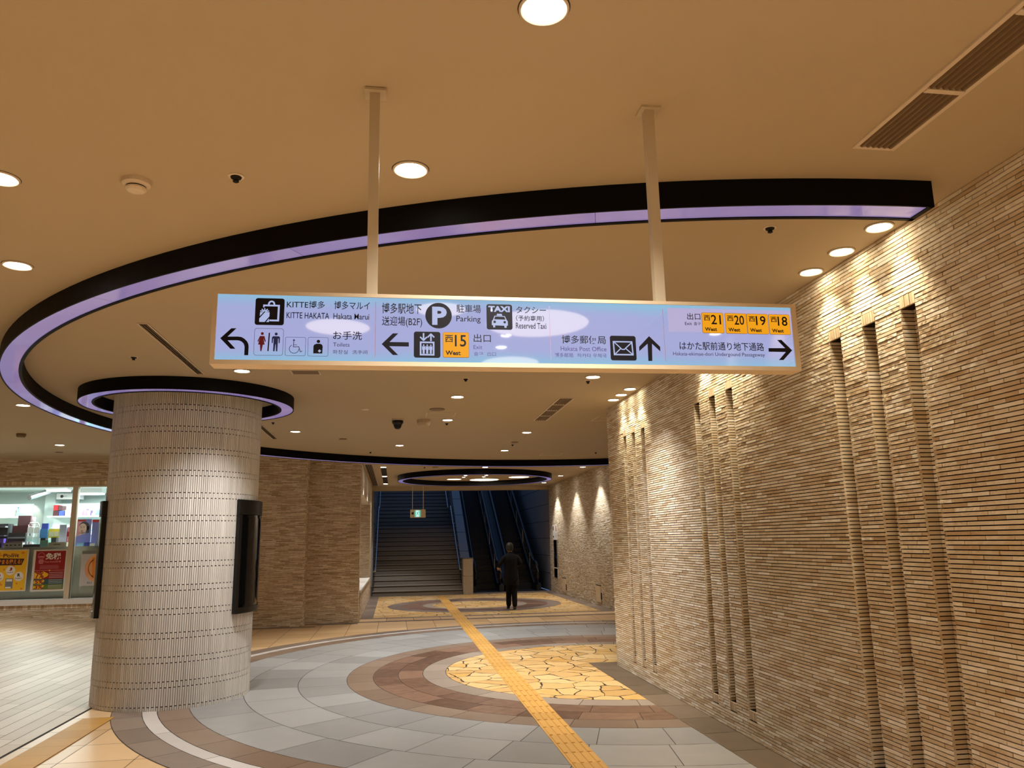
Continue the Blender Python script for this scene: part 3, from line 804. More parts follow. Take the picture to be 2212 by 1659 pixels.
TEXT = [
 ("KITTE博多", -.4137, -.2725, 2.5809, 2.6108, "k"), ("博多マルイ", -.2379, -.1037, 2.5804, 2.6130, "k"), ("KITTE HAKATA", -.4136, -.2556, 2.5407, 2.5645, "k"),
 ("Hakata Marui", -.2399, -.1052, 2.5413, 2.5643, "k"), ("お手洗", -.2395, -.1315, 2.4606, 2.4936, "k"), ("Toilets", -.2385, -.1772, 2.4332, 2.4486, "p"),
 ("화장실", -.2393, -.1834, 2.4044, 2.4201, "p"), ("洗手间", -.1662, -.1099, 2.4050, 2.4204, "p"), ("博多駅地下", -.0575, .0953, 2.5688, 2.6111, "k"),
 ("送迎場(B2F)", -.0567, .0972, 2.5146, 2.5574, "k"), ("駐車場", .2309, .3270, 2.5788, 2.6127, "k"), ("Parking", .2302, .3258, 2.5358, 2.5664, "k"),
 ("タクシー", .4678, .5884, 2.5834, 2.6113, "k"), ("（予約専用）", .4671, .5798, 2.5509, 2.5742, "k"), ("Reserved Taxi", .4658, .5878, 2.5200, 2.5440, "k"),
 ("出口", .2974, .3649, 2.4612, 2.4937, "k"), ("Exit", .2964, .3308, 2.4331, 2.4490, "p"), ("출구", .2981, .3337, 2.4062, 2.4213, "p"), ("出口", .3502, .3843, 2.4063, 2.4222, "p"),
 ("博多郵便局", .6485, .8285, 2.4626, 2.4963, "k"), ("Hakata Post Office", .6435, .8302, 2.4330, 2.4510, "p"), ("博多邮局", .6186, .6928, 2.4059, 2.4238, "p"),
 ("하카타 우체국", .7093, .8295, 2.4066, 2.4233, "p"), ("出口", 1.1780, 1.2344, 2.5733, 2.6016, "k"), ("Exit", 1.1662, 1.1958, 2.5504, 2.5629, "k"), ("출구", 1.2045, 1.2342, 2.5501, 2.5638, "k"),
 ("はかた駅前通り地下通路", 1.1372, 1.5015, 2.4458, 2.4812, "k"), ("Hakata-ekimae-dori Undergound Passageway", 1.1076, 1.5024, 2.4176, 2.4370, "p")]
for s, a, b, c, d, k in TEXT:
    xm = (a+b)/2
    o = lettering(s, a, b, zz(xm, c), zz(xm, d), M['ink'] if k == 'k' else M['inkp'], sign, Yt, .006 if k == 'k' else .002)
    o['label'] = ('black' if k == 'k' else 'violet') + ' line reading "' + s + '"'
def fbox(b): return (b[0], b[1], zz((b[0]+b[1])/2, b[2]), zz((b[0]+b[1])/2, b[3]))
def board(name, b, mat, label, y=Yt, r=.009, outline=None):
    b = fbox(b); f = Flat(y)
    if outline:
        A = rrect(*b, r); t = outline; B = rrect(b[0]+t, b[1]-t, b[2]+t, b[3]-t, r-t*.8); f.band(A, B)
    else: f.poly(rrect(*b, r))
    o = f.build(name, mat, sign); o['label'] = label; return o
Ys = Yt-.0007
B_ = (-.5287, -.4224, 2.5117, 2.6169); g_ = lm((615, 963, 245, 565), fbox(B_))
p = board('pictogram', B_, M['ink'], 'black shopping pictogram with a bag and a gift')
f = Flat(Ys); G = lambda L_: [g_(*q) for q in L_]
f.stroke(G([(775, 322), (775, 316)] + [(808-33*cos(a), 316-34*sin(a)) for a in [pi*k/10 for k in range(11)]] + [(841, 322)]), .0062)
f.poly(G([(708, 322), (908, 322), (908, 342), (708, 342)])); f.poly(G([(885, 342), (908, 342), (905, 520), (882, 520)])); f.poly(G([(790, 500), (883, 500), (883, 520), (790, 520)])); f.poly(G([(708, 342), (725, 342), (725, 356), (708, 356)]))
f.poly(G([(675, 413), (717, 413), (673, 462)])); f.poly(G([(733, 412), (788, 412), (788, 462), (733, 530), (668, 530), (668, 488)])); f.poly(G([(785, 488), (785, 530), (750, 530)]))
for a in (15, 50, 90, 130, 165): f.stroke(G([(729+10*cos(radians(a)), 408-8*sin(radians(a))), (729+52*cos(radians(a)), 408-40*sin(radians(a)))]), .004)
f.build('symbol', M['whitefilm'], p)
B_ = (-.5279, -.4219, 2.394, 2.4986); g_ = lm((600, 950, 605, 928), fbox(B_))
p = board('pictogram', B_, M['inkp'], 'outlined toilet pictogram of a woman and a man', outline=.0012)
f = Flat(Ys); f.disc(*g_(695, 669), .0055); f.poly(G([(668, 698), (722, 698), (742, 762), (729, 768), (713, 728), (728, 800), (707, 802), (694, 878), (680, 878), (673, 802), (650, 800), (668, 728), (655, 768), (641, 762)])); f.build('symbol', M['red'], p)
f = Flat(Ys); f.disc(*g_(862, 671), .0054); f.poly(G([(826, 698), (897, 698), (910, 712), (908, 780), (896, 782), (893, 726), (886, 726), (883, 878), (866, 878), (862, 795), (857, 795), (850, 878), (832, 878), (834, 726), (828, 726), (824, 780), (812, 780), (812, 712)])); f.build('symbol', M['navy'], p)
f = Flat(Ys); f.poly(G([(772, 658), (787, 658), (779, 877), (764, 877)])); f.build('symbol', M['ink'], p)
B_ = (-.4145, -.3396, 2.3941, 2.4671); g_ = lm((972, 1217, 708, 933), fbox(B_))
p = board('pictogram', B_, M['inkp'], 'outlined wheelchair pictogram', outline=.0012, r=.006)
f = Flat(Ys); f.disc(*g_(1075, 747), .0036); f.stroke(G([(1074, 762), (1071, 826), (1136, 824), (1156, 884), (1178, 876)]), .0024); f.stroke(G([(1073, 802), (1112, 802)]), .002)
f.stroke(G([(1080+57*cos(radians(a)), 850-52*sin(radians(a))) for a in range(150, 361, 10)]), .002); f.stroke(G([(1080+57*cos(radians(a)), 850-52*sin(radians(a))) for a in range(120, 151, 10)]), .002); f.build('symbol', M['inkp'], p)
B_ = (-.3315, -.2563, 2.3939, 2.4682); g_ = lm((1243, 1487, 710, 938), fbox(B_))
p = board('pictogram', B_, M['inkp'], 'outlined ostomate pictogram with a small cross', outline=.0012, r=.006)
f = Flat(Ys); f.disc(*g_(1368, 761), .0064); f.poly(G([(1310, 905), (1310, 818), (1320, 800), (1345, 789), (1392, 789), (1412, 799), (1421, 820), (1418, 905)])); f.build('symbol', M['ink'], p)
f = Flat(Ys-.0004); f.poly(G([(1378, 858), (1391, 858), (1391, 892), (1378, 892)])); f.poly(G([(1367, 869), (1402, 869), (1402, 882), (1367, 882)])); f.build('symbol', M['whitefilm'], p)
# parking
b = fbox((.1097, .2126, 2.5128, 2.6166)); f = Flat(Yt); f.poly(circ((b[0]+b[1])/2, (b[2]+b[3])/2, (b[1]-b[0])/2, (b[3]-b[2])/2, 48)); p = f.build('pictogram', M['ink'], sign); p['label'] = 'round black parking pictogram'
b = fbox((.136, .193, 2.5268, 2.6006)); lettering('P', *b, M['whitefilm'], p, Ys, .045, 'symbol')
# taxi
B_ = (.3495, .4521, 2.5134, 2.6169); g_ = lm((230, 640, 203, 605), fbox(B_))
p = board('pictogram', B_, M['ink'], 'black taxi pictogram with the word TAXI over a car')
lettering('TAXI', *fbox((.3569, .4427, 2.5853, 2.6099)), M['whitefilm'], p, Ys, .05, 'symbol')
f = Flat(Ys); f.poly(G([(397, 353), (472, 355), (480, 385), (390, 383)])); f.poly(G([(355, 386), (520, 389), (548, 450), (566, 470), (566, 540), (547, 543), (545, 575), (512, 577), (509, 543), (365, 540), (362, 573), (333, 572), (330, 540), (310, 535), (312, 470), (330, 450)])); f.build('symbol', M['whitefilm'], p)
f = Flat(Ys-.0004); f.poly(G([(366, 399), (512, 402), (528, 446), (349, 443)])); f.disc(*g_(357, 484), .0050); f.disc(*g_(516, 487), .0050); f.build('symbol', M['ink'], p)
# lift
B_ = (.0656, .1677, 2.3949, 2.4987); g_ = lm((692, 1115, 712, 1127), fbox(B_))
p = board('pictogram', B_, M['ink'], 'black lift pictogram with arrows over three figures')
f = Flat(Ys)
A = [g_(*q) for q in ((787, 870), (1020, 870), (1020, 1092), (787, 1092))]; Bq = [g_(*q) for q in ((813, 896), (994, 896), (994, 1066), (813, 1066))]; f.band(A, Bq)
for xx in (848, 905, 962):
    f.disc(*g_(xx, 928), .0030); f.poly(G([(xx-25, 945), (xx+25, 945), (xx+26, 1000), (xx+17, 1000), (xx+16, 1062), (xx-16, 1062), (xx-17, 1000), (xx-26, 1000)]))
f.stroke(G([(846, 740), (846, 850)]), .006); f.stroke(G([(795, 800), (846, 852), (897, 800)]), .0055); f.stroke(G([(964, 858), (964, 750)]), .006); f.stroke(G([(912, 800), (964, 748), (1014, 800)]), .0055)
f.build('symbol', M['whitefilm'], p)
# mail
B_ = (.8463, .9533, 2.3968, 2.4986); g_ = lm((92, 372, 430, 697), fbox(B_))
p = board('pictogram', B_, M['ink'], 'black envelope pictogram')
f = Flat(Ys); f.band([g_(*q) for q in ((120, 488), (334, 488), (342, 642), (126, 642))], [g_(*q) for q in ((134, 502), (320, 502), (328, 627), (140, 627))])
f.stroke(G([(136, 500), (218, 578), (242, 578), (326, 502)]), .0042); f.stroke(G([(140, 630), (206, 566)]), .0042); f.stroke(G([(332, 632), (256, 566)]), .0042); f.build('symbol', M['whitefilm'], p)
# arrows
ARR = {'curved left arrow': [(-.6494, 2.457), (-.6117, 2.4962), (-.5931, 2.4966), (-.6235, 2.4639), (-.5861, 2.4647), (-.5735, 2.4630), (-.5625, 2.4565), (-.5535, 2.4475), (-.5480, 2.4370), (-.5462, 2.4265), (-.5466, 2.3937), (-.5607, 2.3935), (-.5610, 2.4268), (-.5645, 2.4375), (-.5715, 2.4450), (-.5800, 2.4490), (-.5883, 2.4502), (-.6227, 2.4495), (-.5933, 2.4176), (-.6112, 2.4173)],
 'left arrow': [(-.0566, 2.4461), (-.0148, 2.4893), (.006, 2.4897), (-.027, 2.4549), (.0464, 2.4551), (.0465, 2.4381), (-.028, 2.4382), (.0062, 2.4039), (-.0138, 2.4036)],
 'up arrow': [(1.0104, 2.4997), (1.0544, 2.4563), (1.0541, 2.4372), (1.021, 2.4684), (1.0182, 2.3969), (1.0016, 2.3966), (1.0025, 2.468), (.9661, 2.4367), (.9663, 2.4547)],
 'right arrow': [(1.625, 2.4517), (1.5827, 2.4098), (1.5624, 2.4095), (1.5961, 2.4441), (1.5205, 2.444), (1.5211, 2.4593), (1.5944, 2.4606), (1.5629, 2.4947), (1.5813, 2.4959)]}
for k, P in ARR.items():
    f = Flat(Yt); f.poly([(x, zz(x, z)) for x, z in P]); o = f.build('arrow', M['ink'], sign); o['label'] = 'black ' + k
for xd in (-.0812, .6027, 1.0743):
    f = Flat(Yt); f.rect(xd-.0009, xd+.0009, zz(xd, 2.395), zz(xd, 2.615)); f.build('divider_line', M['line'], sign)
b = fbox((1.0948, 1.6335, 2.5219, 2.622)); f = Flat(Yt+.0004); f.rect(*b); f.build('sticker_patch', M['patch'], sign)
def exitno(b, num, bn, bd, bw):
    p = board('exit_number', b, M['amberd'], 'amber exit plate west ' + num, r=.006, y=Yt)
    q = fbox(b); f = Flat(Ys); t = .0011; f.poly(rrect(q[0]+t, q[1]-t, q[2]+t, q[3]-t, .005)); f.build('plate', M['amber'], p)
    lettering('西', *fbox(bn), M['ink'], p, Ys-.0005, .012, 'symbol'); lettering(num, *fbox(bd), M['ink'], p, Ys-.0005, .012, 'symbol'); lettering('West', *fbox(bw), M['ink'], p, Ys-.0005, .03, 'symbol')
exitno((.1774, .2792, 2.3972, 2.4986), '15', (.186, .2165, 2.4581, 2.4871), (.2238, .2678, 2.4414, 2.4881), (.1876, .246, 2.407, 2.4246))
for num, x0 in (('21', 1.2396), ('20', 1.3409), ('19', 1.4356), ('18', 1.5322)):
    d = x0-1.2396; 
    exitno((x0, x0+.0942, 2.5178, 2.6055), num, (1.2487+d, 1.2758+d, 2.5707, 2.5944), (1.2793+d, 1.3222+d, 2.5558, 2.5961), (1.2505+d, 1.3022+d, 2.5267, 2.5424))
sign.rotation_euler = (0, -TL_, 0)

# ------------------------------------------------------------------ ceiling fittings
def vent(x0, x1, y0, y1, ns, bars, label, fr=.022, slatw=None):
    root = thing('ceiling_vent', label, 'vent', ((x0+x1)/2, (y0+y1)/2, ZC), 'slatted vents in the ceiling')
    f = MB()
    for a in ((x0, x0+fr, y0, y1), (x1-fr, x1, y0, y1), (x0+fr, x1-fr, y0, y0+fr), (x0+fr, x1-fr, y1-fr, y1)): f.box(a[0], a[1], a[2], a[3], ZC-.010, ZC-.0005)
    f.build('frame', M['lamptrim'], root)
    f = MB(); f.box(x0+fr, x1-fr, y0+fr, y1-fr, ZC-.0012, ZC-.0004); f.build('duct_opening', M['ventdark'], root)
    w = (x1-x0-2*fr)/ns
    for k in range(ns):
        f = MB(); xc = x0+fr+(k+.5)*w; a = w*.27
        f.prism([(-a, 0), (-a*.2, -.012), (a, -.012), (a*.2, 0)], (xc, 0, ZC-.0013), (1, 0, 0), (0, 0, 1), (0, 1, 0), y0+fr, y1-fr); f.build('slat', M['vent'], root)
    for yb in bars:
        f = MB(); f.box(x0+fr, x1-fr, yb-.014, yb+.014, ZC-.016, ZC-.002); f.build('cross_bar', M['lamptrim'], root)
    return root
vent(2.165, 2.385, -.9, 3.165, 6, (2.66, 2.16, 1.66, 1.16, .66), 'long slatted ceiling vent running out of the top right corner')
vent(2.125, 2.345, 9.86, 11.82, 5, (10.35, 10.84, 11.33), 'slatted ceiling vent in four panes by the far corner of the brick wall')
vent(-2.145, -2.055, 6.62, 8.62, 3, (), 'narrow slot vent in the ceiling above the small column ring', fr=.012)
vent(-2.15, -2.05, 12.1, 14.06, 3, (), 'narrow slot vent in the ceiling, half hidden behind the column', fr=.012)
vent(-.735, -.53, 18.75, 25.9, 4, (), 'long dark vent strip at the left edge of the passage ceiling', fr=.015)
for ya, yb, lab in ((19.75, 21.95, 'nearer'), (22.55, 24.85, 'farther')):
    m = MB(); m.box(-.36, -.22, ya, yb, ZC-.006, ZC-.0005); tag(m.build('ceiling_slot', M['dark']), lab + ' of two black slots between the passage downlights', 'slot', 'black slots between passage lights')
def ceil_panel(x0, x1, y0, y1, label, grille=False):
    root = thing('access_panel', label, 'access panel', ((x0+x1)/2, (y0+y1)/2, ZC)); t = .014
    f = MB()
    for a in ((x0, x0+t, y0, y1), (x1-t, x1, y0, y1), (x0+t, x1-t, y0, y0+t), (x0+t, x1-t, y1-t, y1)): f.box(a[0], a[1], a[2], a[3], ZC-.007, ZC-.0005)
    f.build('frame', M['lamptrim'], root)
    f = MB(); f.box(x0+t+.004, x1-t-.004, y0+t+.004, y1-t-.004, ZC-.005, ZC-.0008); f.build('lid', M['vent'] if grille else M['ceiling'], root)
ceil_panel(-1.13, -.82, 8.37, 8.59, 'small brown square ceiling grille under the left part of the sign', True)
ceil_panel(.44, .865, 11.09, 11.53, 'square ceiling hatch beside the black dome camera')
ceil_panel(3.15, 3.6, 16.4, 16.88, 'square ceiling hatch near the far arc at right')
ceil_panel(3.06, 3.5, 11.4, 11.85, 'ceiling hatch peeping out behind the wall corner')
sp0 = thing('ceiling_sprinkler', 'sprinkler head right of the smoke detector at upper left', 'sprinkler', (-.814, 3.808, ZC), 'sprinkler heads in the ceiling')
m = MB(); m.lathe((-.814, 3.808, ZC), [(.040, 0), (.040, -.004), (.028, -.006)], 24); m.build('escutcheon', M['lamptrim'], sp0, smooth=True)
m = MB(); m.lathe((-.814, 3.808, ZC), [(.028, -.004), (.026, -.012), (.012, -.020), (.016, -.030), (.010, -.034), (0, -.034)], 16); m.build('nozzle', M['dark'], sp0, smooth=True)
for x, y, lab in [(2.237, 4.153, 'sprinkler head between the big ring and the nearest wall lights'), (-2.552, 7.879, 'sprinkler head at left between the big ring and the slot vent'), (.792, 8.724, 'sprinkler head just under the middle of the sign'),
                  (2.248, 8.771, 'sprinkler head beside the downlight under the right half of the sign'), (.798, 12.156, 'sprinkler head beside the downlight right of the dome camera'), (-1.851, 12.128, 'sprinkler head right of the small column ring'),
                  (2.259, 14.907, 'sprinkler head between the last two downlights at right'), (-.508, 16.141, 'sprinkler head before the far arc at left'), (4.292, 16.303, 'sprinkler head before the far arc at right'), (.725, 19.533, 'sprinkler head beyond the far arc at left')]:
    dup(sp0, (x, y, ZC), lab)
sd = thing('smoke_detector', 'large round beige smoke detector at upper left', 'smoke detector', (-1.322, 3.915, ZC))
m = MB(); m.lathe((-1.322, 3.915, ZC), [(.068, 0), (.068, -.022), (.060, -.03), (.048, -.034)], 32); m.build('base', M['vent'] if False else M['lamptrim'], sd, smooth=True)
m = MB(); m.lathe((-1.322, 3.915, ZC), [(.048, -.034), (.044, -.034), (.044, -.042)], 32); m.build('sensor_gap', M['dark'], sd)
m = MB(); m.lathe((-1.322, 3.915, ZC), [(.050, -.040), (.050, -.048), (.040, -.058), (.02, -.062), (0, -.062)], 32); m.build('cap', M['lamptrim'], sd, smooth=True)
def puck(name, x, y, r, h, mat, label, cat):
    m = MB(); m.lathe((x, y, ZC), [(r, 0), (r, -h*.6), (r*.8, -h), (0, -h)], 28); return tag(m.build(name, mat, smooth=False), label, cat)
puck('smoke_detector', -5.985, 13.481, .07, .06, M['vent'], 'brown round detector in the ceiling left of the column', 'smoke detector')
puck('smoke_detector', -.422, 10.845, .06, .018, M['lamptrim'], 'flat pale detector left of the ceiling speaker', 'smoke detector')
puck('ceiling_speaker', .575, 10.846, .11, .012, M['vent'], 'flat round brown ceiling speaker before the hatch', 'speaker')
puck('ceiling_plate', -.929, 14.088, .07, .012, M['vent'], 'small brown cover plate before the far arc, left of the middle', 'cover plate')
puck('ceiling_plate', 2.25, 14.546, .07, .012, M['vent'], 'small brown cover plate before the far arc at right', 'cover plate')
puck('ceiling_plate', .991, 19.546, .08, .012, M['vent'], 'small brown cover plate beyond the far arc', 'cover plate')
puck('ceiling_plate', -6.446, 16.131, .07, .012, M['vent'], 'small brown cover plate above the shop window', 'cover plate')
dc = thing('dome_camera', 'black dome security camera hanging from the ceiling', 'camera', (.03, 11.78, ZC))
m = MB(); m.lathe((.03, 11.78, ZC), [(.09, 0), (.09, -.02), (.078, -.03)], 28); m.build('mount', M['lamptrim'], dc, smooth=True)
m = MB(); m.lathe((.03, 11.78, ZC), [(.085, -.02), (.085, -.06), (.062, -.09), (.058, -.11), (.045, -.14), (.02, -.155), (0, -.157)], 28); m.build('dome', M['frame_black'], dc, smooth=True)
m = MB(); m.lathe((.423, 11.85, ZC), [(.10, 0), (.10, -.05), (.085, -.085), (.07, -.095), (0, -.095)], 28); tag(m.build('sensor_cover', M['ceiling'], smooth=True), 'ceiling-coloured round cover right of the black dome camera', 'sensor')

# ------------------------------------------------------------------ far end: lintel, stairs, escalators
m = MB(); m.box(XL, XF, 26.62, 26.95, 3.41, ZC+.6); struct(m.build('trim_1', M['ceiling']), 'beam over the stair opening')
FY = 26.22; RISE, RUN = .16, .30
st = thing('staircase', 'dark granite stairs rising at the far end of the passage', 'stairs', (.75, FY, 0))
def flight(name, x0, x1, y0, z0, n, parent):
    m = MB(); rg = random.Random(n)
    for k in range(n):
        y, z = y0+k*RUN, z0+k*RISE
        m.box(x0, x1, y, y+RUN+.02, z-.2 if z > .2 else 0, z+RISE-.035, 0, rg.random(), '-z')
        m.box(x0, x1, y-.018, y+RUN+.02, z+RISE-.028, z+RISE, 0, rg.random(), '')
    fl_ = m.build(name, M['granite'], parent)
    m = MB()
    for k in range(n): m.box(x0, x1, y0+k*RUN-.003, y0+k*RUN+.01, z0+k*RISE+RISE-.052, z0+k*RISE+RISE-.028)
    m.build('painted_nosing_shadow', M['dark'], fl_)  # dark strips painted in as the shadow under each tread overhang
    return fl_
flight('lower_flight', -.69, 2.24, FY, 0, 14, st)
YL, ZL = FY+14*RUN, 14*RISE
m = MB(); m.box(-.69, 2.24, YL, YL+1.5, ZL-.2, ZL); m.build('landing', M['granite'], st)
flight('upper_flight', -.69, 2.24, YL+1.5, ZL, 22, st)
m = MB(); m.box(-.95, -.70, 26.95, 42, 0, 7.2, skip='-x'); m.box(-.95, -.70, 26.62, 26.95, 0, 3.41, skip='-x')
wsl = struct(m.build('wall_stair_left', M['darkpanel']))
m = MB()
for z in (.58, 1.165, 1.75, 2.335, 2.92, 3.5, 4.1, 4.7): m.box(-.7005, -.698, 26.63, 41, z-.006, z+.006)
m.build('panel_joint', M['dark'], wsl)
m = MB(); m.box(XF+.0, XF+.25, 26.62, 42, 0, 7.2)
wsr = struct(m.build('wall_stair_right', M['darkpanel']))
m = MB()
for z in (.58, 1.165, 1.75, 2.335, 2.92, 3.5, 4.1, 4.7): m.box(XF-.002, XF+.001, 26.63, 41, z-.007, z+.007)
m.build('panel_joint', M['dark'], wsr)
# handrails of the stairs
def handrail(x, label, side):
    root = thing('handrail', label, 'handrail', (x, FY, 0), 'steel stair handrails')
    z = lambda y: .80+(max(0, min(y, YL)-FY)+max(0, y-YL-1.5))*RISE/RUN
    pts = [(x, FY-.10, .80)] + [(x, y, z(y)) for y in (FY, YL, YL+1.5, YL+6)]
    m = MB(); m.tube(pts, .022, 10); m.build('rail', M['steel'], root, smooth=True)
    for y in (FY+.15, FY+1.6, FY+3.1, YL+.7, YL+2.4, YL+4):
        m = MB(); m.tube([(x, y, z(y)-.02), (x, y, z(y)-.09), (x+side*.08, y, z(y)-.10)], .010, 8); m.build('bracket', M['steel'], root)
handrail(-.60, 'steel handrail on the left wall of the stairs', -1)
handrail(2.14, 'steel handrail on the parapet between stairs and escalator', 1)
# pier and parapet between stairs and escalators
pr = thing('stone_pier', 'rough pale stone pier at the foot of the parapet', 'pier', (2.4, 26.07, 0))
m = MB(); m.box(2.245, 2.565, 26.07, 26.60, 0, .575, 0, .5); m.build('lower_block', M['roughstone'], pr)
m = MB(); m.box(2.245, 2.565, 26.07, 26.60, .583, 1.13, 0, .6); m.build('upper_block', M['roughstone'], pr)
m = MB(); m.box(2.235, 2.575, 26.055, 26.62, 1.135, 1.16, 0, .3); m.build('cap', M['granite2'], pr)
m = MB()
def ptop(y): return 1.15+max(0, y-27.25)*.60
poly = [(26.62, 0), (42, 0), (42, ptop(42)), (27.25, 1.15), (26.62, 1.15)]
m.prism(poly, (2.25, 0, 0), (0, 1, 0), (0, 0, 1), (1, 0, 0), 0, .31, 0, .4)
par = struct(m.build('wall_parapet', M['granite2']), 'polished sloping parapet between stairs and escalator')
m = MB()
for k in range(10):
    y = 27.6+k*1.1; m.box(2.249, 2.561, y-.006, y+.006, 0, ptop(y)+.006)
m.build('panel_joint', M['dark'], par)

def escalator(x0, x1, label):
    root = thing('escalator', label, 'escalator', ((x0+x1)/2, 27.2, 0), 'escalators at the far end')
    sk = lambda y: .25+max(0, y-27.5)*.577
    YT = 40
    m = MB(); m.box(x0-.1, x1+.1, 26.78, 27.95, .0005, .006); m.build('comb_plate', M['esc_black'], root)
    m = MB(); n = 34
    for k in range(n):
        y = 27.95+k*.347; z = .2*k
        m.face([(x0, y, z-.02), (x1, y, z-.02), (x1, y, z+.2), (x0, y, z+.2)]); m.face([(x0, y, z+.2), (x1, y, z+.2), (x1, y+.347, z+.2), (x0, y+.347, z+.2)])
    m.build('steps', M['esc_step'], root)
    for x, s in ((x0, 1), (x1, -1)):
        xa, xb = (x-.03, x) if s > 0 else (x, x+.03)
        H = .70
        pts = [(27.05, .25)] + [(27.5, .25), (YT, sk(YT)), (YT, sk(YT)+H), (27.5, .25+H), (27.1, .25+H-.02)] + [(26.98-.22*sin(a), .25+H/2-.01+H/2*cos(a)*.97) for a in [pi*k/8 for k in range(1, 8)]]
        m = MB(); m.prism(pts, (xa, 0, 0), (0, 1, 0), (0, 0, 1), (1, 0, 0), 0, .03); ba = m.build('balustrade', M['mirrorsteel'], root)
        m = MB()
        for k in range(8):
            y = 28.3+k*1.45; xx = (xa-.004 if s < 0 else xb+.004)
            m.box(xx-.003, xx+.003, y-.02, y+.02, sk(y)+.02, sk(y)+H-.03)
        m.build('panel_post', M['steel'], ba)
        rail = [(x, 27.1, .26), (x, 26.85, .32), (x, 26.74, .45), (x, 26.72, .62), (x, 26.80, .82), (x, 26.98, .95), (x, 27.4, .985), (x, 27.7, 1.09), (x, YT, sk(YT)+H+.03)]
        m = MB(); m.tube(rail, .045, 10); m.build('handrail', M['rubber'], root, smooth=True)
        m = MB()
        xo0, xo1 = (x-.14, x+.02) if s > 0 else (x-.02, x+.14)
        m.prism([(26.9, 0), (YT, 0), (YT, sk(YT)), (27.5, .25), (27.0, .25), (26.9, .2)], (xo0, 0, 0), (0, 1, 0), (0, 0, 1), (1, 0, 0), 0, xo1-xo0); m.build('skirt', M['esc_black'], root)
escalator(2.72, 3.56, 'left escalator beside the parapet')
escalator(3.90, 4.84, 'right escalator beside the dark panelled wall')
m = MB(); m.box(XL, XF, 26.95, 44, -.3, -.02); struct(m.build('floor_stairwell', M['esc_black']))

# exit sign
ex = thing('exit_sign', 'small beige exit sign with a green running figure hanging before the stairs', 'sign', (.766, 26.4, 2.63))
m = MB(); m.box(.512, 1.02, 26.36, 26.44, 2.495, 2.765); m.build('case', M['beige'], ex)
for x in (.585, .945):
    m = MB(); m.tube([(x, 26.4, 2.765), (x, 26.4, ZC-.004)], .012, 8); m.build('rod', M['offwhite'], ex, smooth=True)
M['exitgreen'] = pmat('exit_green_glow', (0, .02, .015), .5, emit=(.06, .52, .36), es=.9)
M['exitwhite'] = pmat('exit_white_glow', (.02, .02, .02), .5, emit=(.75, .95, .88), es=.9)
f = Flat(26.3585); f.rect(.655, .86, 2.52, 2.74); gp = f.build('pictogram', M['exitgreen'], ex)
f = Flat(26.3575); f.poly([(.70, 2.525), (.815, 2.525), (.815, 2.735), (.70, 2.735)]); f.build('symbol', M['exitwhite'], gp)
f = Flat(26.3565); f.disc(.785, 2.705, .016); f.stroke([(.768, 2.672), (.752, 2.628)], .030); f.stroke([(.775, 2.675), (.80, 2.652), (.812, 2.664)], .011); f.stroke([(.762, 2.675), (.735, 2.668), (.722, 2.642)], .011)
f.stroke([(.756, 2.622), (.785, 2.60), (.782, 2.555)], .014); f.stroke([(.75, 2.622), (.728, 2.582), (.69, 2.562)], .014); f.build('symbol', M['exitgreen'], gp)
f = Flat(26.3585); f.rect(.555, .625, 2.60, 2.675); f.build('lens', M['ventdark'], ex)

# notice board and hatches on the far right wall
nb = thing('notice_board', 'tall narrow notice board of white and dark panels on the far right wall', 'notice board', (XF-.02, 25.63, .47))
m = MB(); m.box(XF-.035, XF-.014, 25.29, 25.98, 1.69, 2.18); q = m.build('map_panel', M['white'], nb)
tfw = lambda d: (lambda u, v: (XF-.036-d, u, v))
f = Flat(tf=tfw(.001)); f.rect(25.36, 25.50, 1.96, 2.15); f.build('symbol', pmat('orange_print', (.45, .16, .01), .5), q)
f = Flat(tf=tfw(.001)); f.rect(25.80, 25.93, 2.0, 2.13); f.rect(25.80, 25.92, 1.76, 1.82); 
for k in range(5): f.rect(25.36, 25.48, 1.78+k*.03, 1.79+k*.03)
f.build('symbol', M['ink'], q)
m = MB(); m.box(XF-.03, XF-.014, 25.34, 25.90, .80, 1.685); m.build('glass_panel', M['glass_dark'], nb)
m = MB(); m.box(XF-.034, XF-.014, 25.34, 25.93, .77, .80); m.box(XF-.034, XF-.014, 25.345, 25.37, .46, 1.69); m.build('frame', M['white'], nb)
m = MB(); m.box(XF-.032, XF-.014, 25.37, 25.90, .48, .77); m.build('lower_panel', M['glass_dark'], nb)
for ya, yb, lab in ((24.19, 24.70, 'beige wall hatch low on the far right wall near the stairs'), (20.01, 20.49, 'beige wall hatch low on the far right wall, the nearer one')):
    h = thing('wall_hatch', lab, 'hatch', (XF-.02, (ya+yb)/2, .1))
    m = MB(); m.box(XF-.030, XF-.012, ya, yb, .10, .50); m.build('lid', M['beige'], h)
    m = MB(); m.box(XF-.032, XF-.012, ya-.05, ya, .17, .34); m.build('handle_recess', M['ventdark'], h)
    m = MB(); m.box(XF-.028, XF-.012, ya, yb, .50, .52); m.build('dark_top_strip', M['ventdark'], h)  # dark strip along the top of the lid

